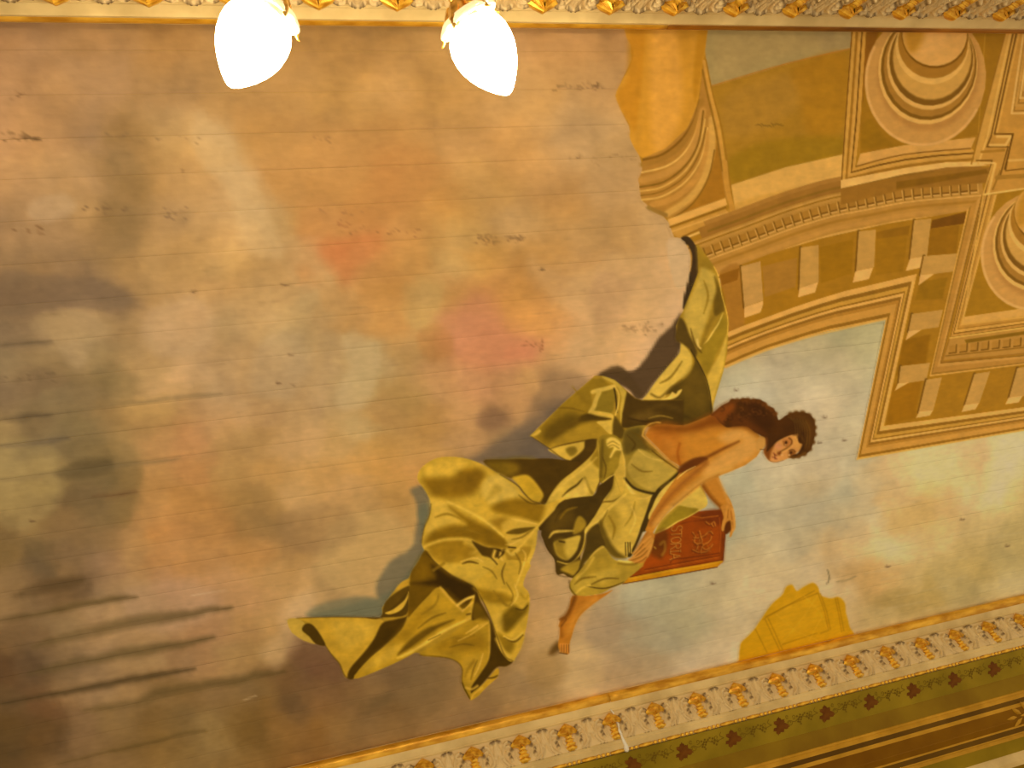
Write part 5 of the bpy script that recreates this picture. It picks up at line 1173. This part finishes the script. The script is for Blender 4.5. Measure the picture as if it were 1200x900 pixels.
def tube(name, x0, x1, cy, cz, r, mat, parent, side, seg=14, ring=60, wobble=0.0):
    vs, fs = [], []
    for i in range(ring + 1):
        x = x0 + (x1 - x0) * i / ring
        rr = r * (1 + wobble * (rng.random() - .5))
        for k in range(seg):
            a = 2 * math.pi * k / seg
            vs.append((x, side * cy + rr * math.cos(a), -cz + rr * math.sin(a)))
    for i in range(ring):
        for k in range(seg):
            k2 = (k + 1) % seg
            fs.append((i * seg + k, i * seg + k2, (i + 1) * seg + k2, (i + 1) * seg + k))
    fs.append(tuple(range(seg))[::-1]); fs.append(tuple(ring * seg + k for k in range(seg)))
    return mesh_obj(name, vs, fs, mat, parent, True)

# --- leaf relief meshes, built in (s along, t down the slope 0..1, n outwards) and laid on the slope
LP0 = np.array(PROF[2]); LP1 = np.array(PROF[3]); LL = float(np.linalg.norm(LP1 - LP0))
PER = 0.2243

def slope_map(s, t, n, side):
    o = LP0[0] + (LP1[0] - LP0[0]) * t; d = LP0[1] + (LP1[1] - LP0[1]) * t
    nx, nd = (LP1[1] - LP0[1]) / LL, -(LP1[0] - LP0[0]) / LL      # normal pointing to the room (inward, down)
    o2 = o - nx * n; d2 = d - nd * n
    return (s, side * o2, -d2)

def field_dist(S_, T_, pts):
    pts = smooth_pts(pts, False, 4)
    return seg_dist(S_, T_, pts, False)

def acanthus_mesh(side):
    ns, ntt = 64, 34
    s = np.linspace(-PER / 2, PER / 2, ns); t = np.linspace(0.02, 0.99, ntt)
    Sg, Tg = np.meshgrid(s, t)
    Td = Tg * LL
    Hh = np.zeros_like(Sg)
    stain = np.zeros_like(Sg)
    def ridge(pts, w, h):
        nonlocal Hh
        d = field_dist(Sg.astype(np.float32), Td.astype(np.float32), [(a * PER, b_ * LL) for a, b_ in pts])
        Hh = np.maximum(Hh, 1.35 * h * np.sqrt(np.clip(1 - (d / w) ** 2, 0, 1)))
    def blot(x, y, r, k=1.0):
        nonlocal stain
        d = np.sqrt((Sg - x * PER) ** 2 + (Td - y * LL) ** 2)
        stain = np.maximum(stain, k * np.clip(1.6 - d / (r * 1.15), 0, 1))
    for sg in (-1, 1):
        ridge([(sg * .01, .16), (sg * .015, .45), (sg * .05, .75), (sg * .13, .98)], .0036, .008)
        ridge([(sg * .03, .2), (sg * .045, .5), (sg * .10, .78), (sg * .20, .98)], .0034, .007)
        ridge([(sg * .05, .3), (sg * .075, .55), (sg * .15, .8), (sg * .27, .98)], .0032, .006)
        ridge([(sg * .17, .24), (sg * .125, .4), (sg * .11, .6), (sg * .12, .8), (sg * .2, .98)], .0045, .009)
        ridge([(sg * .17, .24), (sg * .24, .18), (sg * .30, .26)], .0075, .013)
        ridge([(sg * .20, .34), (sg * .25, .36), (sg * .29, .46)], .0065, .012)
        ridge([(sg * .19, .5), (sg * .24, .56), (sg * .25, .7)], .006, .012)
        ridge([(sg * .245, .74), (sg * .25, .8)], .007, .014)
        ridge([(sg * .34, .5), (sg * .35, .75), (sg * .42, .97)], .0035, .006)
        ridge([(sg * .40, .6), (sg * .44, .9)], .003, .005)
        ridge([(0, .13), (sg * .035, .07)], .006, .013)
        ridge([(0, .13), (sg * .07, .09)], .005, .011)
        ridge([(sg * .09, .1), (sg * .10, .14)], .005, .010)
        for x, y, r in ((.31, .25, .006), (.27, .2, .005), (.29, .46, .006), (.23, .6, .005), (.25, .72, .006), (.04, .07, .007), (.08, .09, .006)):
            blot(sg * x, y, r, .9)
    vs, fs = [], []
    for i in range(ntt):
        for j in range(ns):
            vs.append(slope_map(Sg[i, j], Tg[i, j], .0008 + Hh[i, j], side))
    for i in range(ntt - 1):
        for j in range(ns - 1):
            a = i * ns + j
            f = (a, a + ns, a + ns + 1, a + 1)
            fs.append(f if side > 0 else f[::-1])
    me = bpy.data.meshes.new('acanthus_leaf')
    me.from_pydata([tuple(map(float, v)) for v in vs], [], fs)
    me.polygons.foreach_set('use_smooth', [True] * len(me.polygons))
    at_ = me.color_attributes.new('gilt_wear', 'FLOAT_COLOR', 'POINT')
    g = np.clip(stain.ravel(), 0, 1)
    base = np.array(lc(204, 164, 98)); dkc = np.array(lc(96, 66, 28))
    c = base[None] * (1 - g[:, None]) + dkc[None] * g[:, None]
    at_.data.foreach_set('color', np.concatenate([c, np.ones((len(g), 1))], 1).astype(np.float32).ravel())
    me.materials.append(relief_m)
    me.update()
    return me

m, nt, b = new_mat('painted_relief')
at = nt.nodes.new('ShaderNodeAttribute'); at.attribute_name = 'gilt_wear'
nt.links.new(at.outputs['Color'], b.inputs['Base Color']); b.inputs['Roughness'].default_value = .55
relief_m = m

def gilt_leaf_mesh(side):
    """spade-shaped gilded leaf over a scrolled stalk"""
    vs, fs = [], []
    def V(s, t, n): vs.append(slope_map(s * PER, t, n, side)); return len(vs) - 1
    # spade: ridge down the middle, drooping wings
    rows = [(0.04, .0, .014, .012), (.11, .055, .024, .018), (.20, .125, .034, .020), (.29, .180, .040, .018), (.38, .225, .040, .013), (.44, .205, .034, .004), (.40, .14, .037, .007), (.46, .07, .039, .007), (.50, .03, .038, .004)]
    left, mid, right = [], [], []
    for t, w, nm, ne in rows:
        left.append(V(-w - .001, t, ne)); mid.append(V(0, t, nm)); right.append(V(w + .001, t, ne))
    for i in range(len(rows) - 1):
        fs += [(left[i], left[i + 1], mid[i + 1], mid[i]), (mid[i], mid[i + 1], right[i + 1], right[i])]
    # rim going back to the ground
    lb = [V(-w - .001, t, .0) for t, w, nm, ne in rows]; rb = [V(w + .001, t, .0) for t, w, nm, ne in rows]
    for i in range(len(rows) - 1):
        fs += [(lb[i], lb[i + 1], left[i + 1], left[i]), (right[i], right[i + 1], rb[i + 1], rb[i])]
    # stalk with lobes
    r2s = [(.42, .05, .022), (.50, .08, .018), (.56, .055, .016), (.62, .095, .022), (.68, .06, .015), (.75, .11, .022), (.81, .08, .015), (.88, .125, .022), (.94, .10, .018), (.985, .04, .008)]
    pl, pm, pr_, bl, br = [], [], [], [], []
    for t, w, n_ in r2s:
        pl.append(V(-w + .01, t, n_ * .4)); pm.append(V(.01, t, n_)); pr_.append(V(w + .01, t, n_ * .4)); bl.append(V(-w + .01, t, 0)); br.append(V(w + .01, t, 0))
    for i in range(len(r2s) - 1):
        fs += [(bl[i], bl[i + 1], pl[i + 1], pl[i]), (pl[i], pl[i + 1], pm[i + 1], pm[i]), (pm[i], pm[i + 1], pr_[i + 1], pr_[i]), (pr_[i], pr_[i + 1], br[i + 1], br[i])]
    if side < 0: fs = [f[::-1] for f in fs]
    me = bpy.data.meshes.new('gilded_leaf')
    me.from_pydata([tuple(map(float, v)) for v in vs], [], fs)
    me.materials.append(gold_leaf)
    me.update()
    return me
gold_leaf = noise_mat('leaf_gilding', lc(176, 108, 10), lc(232, 166, 44), 40, 0.33, 0.5, 0.1)

def bead_mesh(length, r, bulge):
    bm = bmesh.new()
    seg, ring = 8, 6
    rows = []
    for i in range(ring + 1):
        u = i / ring; x = (u - .5) * length
        rr = r * (math.sin(math.pi * (0.08 + .84 * u)) ** bulge)
        rows.append([bm.verts.new((x, rr * math.cos(2 * math.pi * k / seg), rr * math.sin(2 * math.pi * k / seg))) for k in range(seg)])
    for i in range(ring):
        for k in range(seg):
            bm.faces.new((rows[i][k], rows[i][(k + 1) % seg], rows[i + 1][(k + 1) % seg], rows[i + 1][k]))
    bm.faces.new(rows[0][::-1]); bm.faces.new(rows[-1])
    bmesh.ops.recalc_face_normals(bm, faces=bm.faces)
    me = bpy.data.meshes.new('bead'); bm.to_mesh(me); bm.free()
    me.polygons.foreach_set('use_smooth', [True] * len(me.polygons))
    me.materials.append(gold_leaf)
    return me
long_bead = bead_mesh(0.072, 0.0085, .35); short_bead = bead_mesh(0.018, 0.0085, .6)

def vine_leaf(mat):
    """lobed leaf outline in (x, y), about one unit across"""
    pts = []
    lobes = [(-150, .42), (-105, .5), (-60, .46), (-15, .62), (40, .46), (85, .5), (130, .42), (180, .16)]
    for i, (a, r) in enumerate(lobes):
        for da, k in ((-20, .74), (-12, .86), (-5, .84), (0, 1.0), (6, .84), (13, .84), (19, .70)):
            pts.append((r * k * math.cos(math.radians(a + da)), r * k * math.sin(math.radians(a + da))))
    return pts

SPX = 3.25
def cornice(name, y_edge, side, xa, xb, jointx, label, leaf_x0):
    root = strip(name, [(0.0, 0.0), (0.012, 0.0508), (0.0473, 0.075), (0.0956, 0.1945), (0.1256, 0.2155), (0.138, 0.2270), (0.150, 0.2200), (0.268, 0.2750), (0.320, 0.3250)], cream, None, side, xa, xb, 0.02)
    root.location = (0, y_edge, CZ)
    tag(root, label, kind='structure')
    if side > 0: root.data.materials[0] = cream
    # gilt half-round, in two lengths that meet at the joint
    c0, cz, rr_ = (0.0195, 0.0220, .0215) if side < 0 else (0.0165, 0.0240, .0270)
    tube('gilt_rod', xa, jointx - .0015, c0, cz, rr_, gold_bright, root, side, ring=90, wobble=.02)
    rb_ = tube('gilt_rod', jointx + .0015, xb, c0, cz + .001, rr_, gold_shaded if side < 0 else gold_bright, root, side, ring=90, wobble=.02)  # upper rod past the joint gets its shade from the darker gilding
    if side < 0: rb_['label'] = 'brown length of the gilt rod, shade painted in'
    # pale bevels
    strip('fillet', [(0.024, 0.0470), (0.029, 0.0560), (0.037, 0.0640), (0.041, 0.0740), (0.0473, 0.0762)], cream, root, side, xa, xb, .006)
    strip('thin_gilt_line', [(0.0255, 0.0500), (0.029, 0.0535)], gold_bright, root, side, xa, xb, -.0015)
    strip('fillet', [(0.0935, 0.1900), (0.094, 0.1975), (0.104, 0.2030), (0.105, 0.2075), (0.120, 0.2160), (0.1256, 0.2190)], cream, root, side, xa, xb, .006)
    # relief
    am = acanthus_mesh(side); gm = gilt_leaf_mesh(side)
    k = math.ceil((xa + .12 - leaf_x0) / PER)
    while leaf_x0 + k * PER < xb - .12:
        x = leaf_x0 + k * PER
        o = bpy.data.objects.new('gilded_leaf', gm); link(o, root); o.location = (x, 0, 0)
        o = bpy.data.objects.new('acanthus_leaf', am); link(o, root); o.location = (x + PER / 2, 0, 0)
        k += 1
    # bead and reel
    x = xa + .05
    by, bz = side * 0.1325, -0.2235
    while x < xb - .1:
        o = bpy.data.objects.new('bead', long_bead); link(o, root); o.location = (x + .036, by, bz)
        for j in range(3):
            o = bpy.data.objects.new('bead', short_bead); link(o, root); o.location = (x + .084 + j * .0225, by, bz)
        x += .1425
    # painted bands and small mouldings that go on down to the wall
    ob = strip('olive_band', [(0.14, 0.2299), (0.2583, 0.2851)], olive, root, side, xa, xb, .01)
    strip('olive_band', [(0.2585, 0.2851), (0.2600, 0.2878), (0.3089, 0.3356)], olive_dk, root, side, xa, xb, .008)
    strip('ochre_moulding', [(0.3089, 0.3356), (0.3086, 0.3390), (0.3141, 0.3447), (0.3135, 0.3475), (0.3165, 0.3560), (0.3215, 0.3649)], ochre_line, root, side, xa, xb, .012)
    strip('dark_fillet', [(0.3215, 0.3640), (0.3412, 0.3763)], brown_dk, root, side, xa, xb, .008)
    strip('ochre_moulding', [(0.3412, 0.3760), (0.3450, 0.3830), (0.3497, 0.3911)], ochre_line, root, side, xa, xb, .008)
    strip('brown_band', [(0.3497, 0.3905), (0.4087, 0.4125)], brown, root, side, xa, xb, .008)
    strip('brown_band', [(0.4087, 0.4125), (0.4100, 0.4150), (0.4401, 0.424)], brown, root, side, xa, xb, .008)
    strip('ochre_moulding', [(0.4401, 0.4235), (0.4415, 0.428), (0.4442, 0.4312)], ochre_line, root, side, xa, xb, .008)
    strip('dark_fillet', [(0.4442, 0.4310), (0.4653, 0.4433)], brown_dk, root, side, xa, xb, .008)
    strip('ochre_moulding', [(0.4653, 0.4430), (0.4680, 0.4480), (0.4672, 0.4520), (0.4733, 0.4655)], ochre_line, root, side, xa, xb, .008)
    strip('olive_band', [(0.4733, 0.4655), (0.5394, 0.4895)], olive, root, side, xa, xb, .008)
    strip('fillet', [(0.5394, 0.4895), (0.5420, 0.5000), (0.5620, 0.5180), (0.5650, 0.5400)], cream, root, side, xa, xb, .008)
    # gilded sprigs on the brown band, one every so often along the far end
    vs, fs = [], []
    def bp_(x, v, n_):
        o, d = .3497 + (.4401 - .3497) * v, .3905 + (.424 - .3905) * v
        return (x, side * (o - .26 * n_), -(d + .96 * n_))
    for (lx, lv, ang, ln) in [(0, .5, 180, .07), (.03, .42, 215, .075), (.035, .6, 145, .075), (.08, .36, 230, .08), (.09, .66, 130, .08), (.14, .5, 0, .08), (.13, .34, -45, .08), (.13, .68, 45, .08), (.07, .5, 180, .05)]:
        ca, sa = math.cos(math.radians(ang)), math.sin(math.radians(ang)) / .095
        i0 = len(vs)
        for (u, w_, h_) in ((0, 0, .002), (.35, .16, .002), (.7, .13, .002), (1, 0, .001), (.7, -.13, .002), (.35, -.16, .002), (.5, 0, .010)):
            vs.append(bp_(lx + ln * (u * ca - w_ * math.sin(math.radians(ang))), lv + ln * (u * sa + w_ * ca / .095), h_))
        fs += [(i0 + 6, i0 + a_, i0 + (a_ + 1) % 6) if side > 0 else (i0 + 6, i0 + (a_ + 1) % 6, i0 + a_) for a_ in range(6)]
    sp = mesh_obj('gilded_sprig', vs, fs, ochre_line, root)
    sp.location = (SPX, 0, 0); dup(sp, root, (SPX + .62, 0, 0)); dup(sp, root, (SPX + 1.24, 0, 0))
    return root, ob

bottom, _ = cornice('trim_1', Y1, 1, XA, XB, 1.0699, 'carved and gilded cornice with acanthus leaves below the mural', 0.597)
top, _ = cornice('trim_2', Y0, -1, XA, XB, 1.198, 'carved and gilded cornice with acanthus leaves along the top of the mural', 1.622 - PER * 0)

# stencilled vine on the olive band of the near cornice
b0 = np.array(PROF[5]); b1 = np.array(PROF[6]); bl_ = float(np.linalg.norm(b1 - b0))
def band_pt(x, v, n=.0012):
    o, d = b0 + (b1 - b0) * (v / bl_)
    nx, nd = (b1[1] - b0[1]) / bl_, -(b1[0] - b0[0]) / bl_
    return (x, o - nx * n, -(d - nd * n))
def flat_piece(name, outline, mat, parent):
    vs = [band_pt(x, v, .0014) for x, v in outline] + [band_pt(x, v, .0002) for x, v in outline]
    n = len(outline)
    bm = bmesh.new()
    bv = [bm.verts.new(v) for v in vs]
    bm.faces.new(bv[:n]); 
    for i in range(n): bm.faces.new((bv[i], bv[(i + 1) % n], bv[n + (i + 1) % n], bv[n + i]))
    bmesh.ops.triangulate(bm, faces=[f for f in bm.faces if len(f.verts) > 4])
    bmesh.ops.recalc_face_normals(bm, faces=bm.faces)
    me = bpy.data.meshes.new(name); bm.to_mesh(me); bm.free(); me.materials.append(mat)
    o = bpy.data.objects.new(name, me); return link(o, parent)
lp = [(x * .098, .064 - y * .088) for x, y in vine_leaf(None)]
leaf0 = flat_piece('stencilled_leaf', lp, stencil_m, bottom)
lx0, lper = 1.617, .2642
ks = list(range(-12, 15))
for n_, k in enumerate(ks):
    x = lx0 + k * lper
    if n_ == 0: leaf0.location = (x, 0, 0)
    else: dup(leaf0, bottom, (x, 0, 0))
def ribbon_mesh(paths, w):
    vs, fs = [], []
    for pts in paths:
        p = smooth_pts(pts, False, 4)
        tg = np.gradient(p, axis=0); tg /= np.maximum(np.linalg.norm(tg, axis=1)[:, None], 1e-6)
        nn = np.stack([-tg[:, 1], tg[:, 0]], 1)
        i0 = len(vs)
        for a_, b_ in zip(p + nn * w / 2, p - nn * w / 2): vs += [band_pt(a_[0], a_[1]), band_pt(b_[0], b_[1])]
        for i in range(len(p) - 1): fs.append((i0 + 2 * i, i0 + 2 * i + 1, i0 + 2 * i + 3, i0 + 2 * i + 2))
    return vs, fs
paths = []
def spiral(cx, cy, r, a0, turns, sg=1):
    return [(cx + r * (1 - t * .75) * math.cos(a0 + sg * t * turns * 6.28), cy + r * (1 - t * .75) * math.sin(a0 + sg * t * turns * 6.28)) for t in np.linspace(0, 1, 9)]
paths += [[(.045, .06), (.06, .05), (.09, .062), (.13, .045), (.17, .058), (.225, .05)], [(-.04, .05), (-.06, .035), (-.05, .02)], spiral(.062, .062, .014, 0, 1.1), spiral(.085, .038, .012, 2, 1.0, -1), spiral(.185, .04, .013, 1, 1.1), spiral(.05, .03, .010, 1, 1)]
vs, fs = ribbon_mesh(paths, .0028)
for (cx, cy) in [(.105, .040), (.118, .046), (.112, .056), (.125, .060), (.118, .070), (.130, .050), (.124, .036), (.108, .066), (.122, .080), (.165, .040), (.175, .050), (.170, .064), (.182, .072), (.160, .052), (.150, .034), (.190, .060), (.140, .040)]:
    i0 = len(vs)
    for a in range(6): vs.append(band_pt(cx + .0058 * math.cos(a * 1.047), cy + .0052 * math.sin(a * 1.047)))
    fs.append(tuple(i0 + a for a in range(6)))
v0 = mesh_obj('stencilled_vine', vs, fs, vine_m, bottom)
for n_, k in enumerate(ks):
    x = lx0 + k * lper
    if n_ == 0: v0.location = (x, 0, 0)
    else: dup(v0, bottom, (x, 0, 0))

# white plaster run over the joint of the near cornice
def blob_path(name, pts, rad, mat, parent):
    bm = bmesh.new(); rows = []
    for (x, y, z), r in zip(pts, rad):
        rows.append([bm.verts.new((x + r * math.cos(k * math.pi / 3) , y + .35 * r * math.sin(k * math.pi / 3), z + r * .6 * math.sin(k * math.pi / 3))) for k in range(6)])
    for i in range(len(rows) - 1):
        for k in range(6): bm.faces.new((rows[i][k], rows[i][(k + 1) % 6], rows[i + 1][(k + 1) % 6], rows[i + 1][k]))
    bm.faces.new(rows[0][::-1]); bm.faces.new(rows[-1])
    bmesh.ops.recalc_face_normals(bm, faces=bm.faces)
    me = bpy.data.meshes.new(name); bm.to_mesh(me); bm.free(); me.materials.append(mat)
    me.polygons.foreach_set('use_smooth', [True] * len(me.polygons))
    return link(bpy.data.objects.new(name, me), parent)
jp, jr = [], []
for i in range(22):
    t = i / 21
    o, d = LP0 + (LP1 - LP0) * t
    jp.append((1.0599 + .006 * math.sin(5 * t) + .014 * t + .002 * math.sin(23 * t), o - .016 + .004 * math.sin(31 * t), -d + .000)); jr.append(.0032 + .0028 * t + .0012 * math.sin(17 * t))
jp.append((1.080, .118, -.212)); jr.append(.011); jp.append((1.078, .130, -.226)); jr.append(.014); jp.append((1.079, .136, -.232)); jr.append(.008)
pr_ = blob_path('plaster_repair', jp, jr, plaster, bottom); pr_['label'] = 'white plaster run over the joint'
pr2 = blob_path('plaster_repair', [(1.075, .122, -.216), (1.10, .124, -.219), (1.13, .125, -.221)], [.006, .005, .003], plaster, bottom); pr2['label'] = 'white plaster smear beside the joint'

# gilded ornament on the lowest olive band at the far right
bm_paths = []
# ------------------------------------------------------------------ ceiling slab, soffits and walls that carry the cornices
def slab(name, x0, x1, y0, y1, z0, z1, mat):
    vs = [(x, y, z) for x in (x0, x1) for y in (y0, y1) for z in (z0, z1)]
    fs = [(0, 1, 3, 2), (4, 6, 7, 5), (0, 4, 5, 1), (2, 3, 7, 6), (0, 2, 6, 4), (1, 5, 7, 3)]
    o = mesh_obj(name, vs, fs, mat)
    tag(o, kind='structure'); return o
ceil = slab('ceiling', XA, XB, Y0 - .1, Y1 + .1, CZ + .006, CZ + .12, soffit_m); ceil['label'] = 'plank ceiling that carries the mural'
wb = slab('wall_south', XA, XB, Y1 + .565, Y1 + .75, CZ - 2.2, CZ - .53, olive_dk); wb['label'] = 'olive painted wall under the cornice'
sf = slab('trim_3', XA, XB, Y0 - 2.2, Y0 - .565, CZ - .540, CZ - .40, soffit_m); sf['label'] = 'flat olive soffit beyond the upper cornice'

# ================================================================== chandelier
HUB = np.array([0.163, -0.616]); ZB = 1.72
ch = bpy.data.objects.new('chandelier', None); ch.location = (HUB[0], HUB[1], CAMZ + ZB); link(ch)
tag(ch, 'brass chandelier with lit white teardrop glass lamps spread on curved arms', 'chandelier')

def lathe(name, prof, mat, parent, seg=28, smooth=True):
    """profile of (axis, radius), turned about +X"""
    vs, fs = [], []
    for a_, r in prof:
        for k in range(seg):
            an = 2 * math.pi * k / seg
            vs.append((a_, r * math.cos(an), r * math.sin(an)))
    for i in range(len(prof) - 1):
        for k in range(seg):
            k2 = (k + 1) % seg
            fs.append((i * seg + k, i * seg + k2, (i + 1) * seg + k2, (i + 1) * seg + k))
    fs.append(tuple(range(seg))[::-1]); fs.append(tuple((len(prof) - 1) * seg + k for k in range(seg)))
    return mesh_obj(name, vs, fs, mat, parent, smooth)

def turned(name, prof, mat, parent):      # about +Z
    o = lathe(name, prof, mat, parent)
    o.rotation_euler = (0, -math.pi / 2, 0); return o
turned('hub', [(-.16, .004), (-.15, .022), (-.12, .03), (-.10, .018), (-.06, .05), (-.02, .075), (.02, .07), (.05, .045), (.07, .055), (.09, .03), (.11, .02)], brass, ch)
turned('stem', [(.10, .012), (.14, .012), (.17, .022), (.20, .012), (.31, .012)], brass, ch)
turned('ceiling_rose', [(.285, .02), (.295, .05), (.315, .07), (.36, .075)], brass, ch)

DROOP = math.atan2(.04, .178)              # lamps point outwards and a little down
def swept(name, pts, radii, mat, parent, seg=10):
    vs, fs = [], []
    p = np.array(pts, float); tg = np.gradient(p, axis=0); tg /= np.linalg.norm(tg, axis=1)[:, None]
    for q_, t_, r in zip(p, tg, radii):
        u = np.cross(t_, [0, 1, 0]); u /= np.linalg.norm(u); v = np.cross(t_, u)
        for k in range(seg):
            a = 2 * math.pi * k / seg; vs.append(tuple(q_ + u * r * math.cos(a) + v * r * math.sin(a)))
    for i in range(len(p) - 1):
        for k in range(seg):
            k2 = (k + 1) % seg; fs.append((i * seg + k, i * seg + k2, (i + 1) * seg + k2, (i + 1) * seg + k))
    fs.append(tuple(range(seg))[::-1]); fs.append(tuple((len(p) - 1) * seg + k for k in range(seg)))
    return mesh_obj(name, vs, fs, mat, parent, True)

# one arm, built along +X from the hub
RAD = 0.4346
bulb_prof = [(0, .030), (.003, .044), (.012, .057), (.026, .067), (.044, .0725), (.064, .0735), (.086, .071), (.108, .064), (.128, .054), (.146, .042), (.162, .029), (.174, .017), (.181, .007), (.1825, .001)]
def make_arm(ang):
    c = swept('arm', [(.05, 0, .0), (.10, 0, -.045), (.17, 0, -.065), (.25, 0, -.045), (.31, 0, .005), (.35, 0, .03), (.38, 0, .022), (.395, 0, .010)], [.014, .011, .010, .010, .010, .011, .013, .013], brass, ch)
    c.rotation_euler = (0, 0, ang)
    def part(fn, *a):
        o = fn(*a); o.location = (RAD, 0, 0); o.rotation_euler = (0, DROOP, 0); return o
    s = part(lathe, 'socket', [(-.052, .010), (-.048, .018), (-.038, .024), (-.028, .021), (-.020, .029), (-.008, .032), (.002, .030), (.006, .022)], brass, c)
    g = part(lathe, 'lamp', [(a * .985 + .004, r) for a, r in bulb_prof], opal, c)
    rim = part(lathe, 'glass_collar', [(-.016, .030), (-.015, .048), (-.009, .060), (.000, .067), (.006, .0715), (.003, .0745), (-.004, .070), (-.016, .058), (-.020, .032)], collar_m, c)
    # cast leaves that clasp the glass
    vs, fs = [], []
    for q_ in range(5):
        a0 = 2 * math.pi * (q_ + .3) / 5
        i0 = len(vs)
        rows = [(-.046, .024, .30), (-.034, .036, .42), (-.022, .048, .32), (-.012, .060, .22), (.000, .069, .14), (.010, .072, .07), (.014, .078, .03)]
        for (ax, rr, hw) in rows:
            for w_, lift in ((-1, 0), (0, .006), (1, 0)):
                an = a0 + w_ * hw; r_ = rr + lift
                vs.append((ax, r_ * math.cos(an), r_ * math.sin(an)))
        for i in range(len(rows) - 1):
            for k in range(2): fs.append((i0 + i * 3 + k, i0 + i * 3 + k + 1, i0 + i * 3 + k + 4, i0 + i * 3 + k + 3))
    lf = part(mesh_obj, 'cast_leaf', vs, fs, brass, c)
    md_ = lf.modifiers.new('thickness', 'SOLIDIFY'); md_.thickness = .003
    return c
a0 = math.radians(62)
proto = make_arm(a0)
for k in range(1, 6):
    c = proto.copy(); link(c, ch); c.rotation_euler = (0, 0, a0 + k * math.pi / 3)
    for chd in list(proto.children):
        d = chd.copy(); link(d, c)
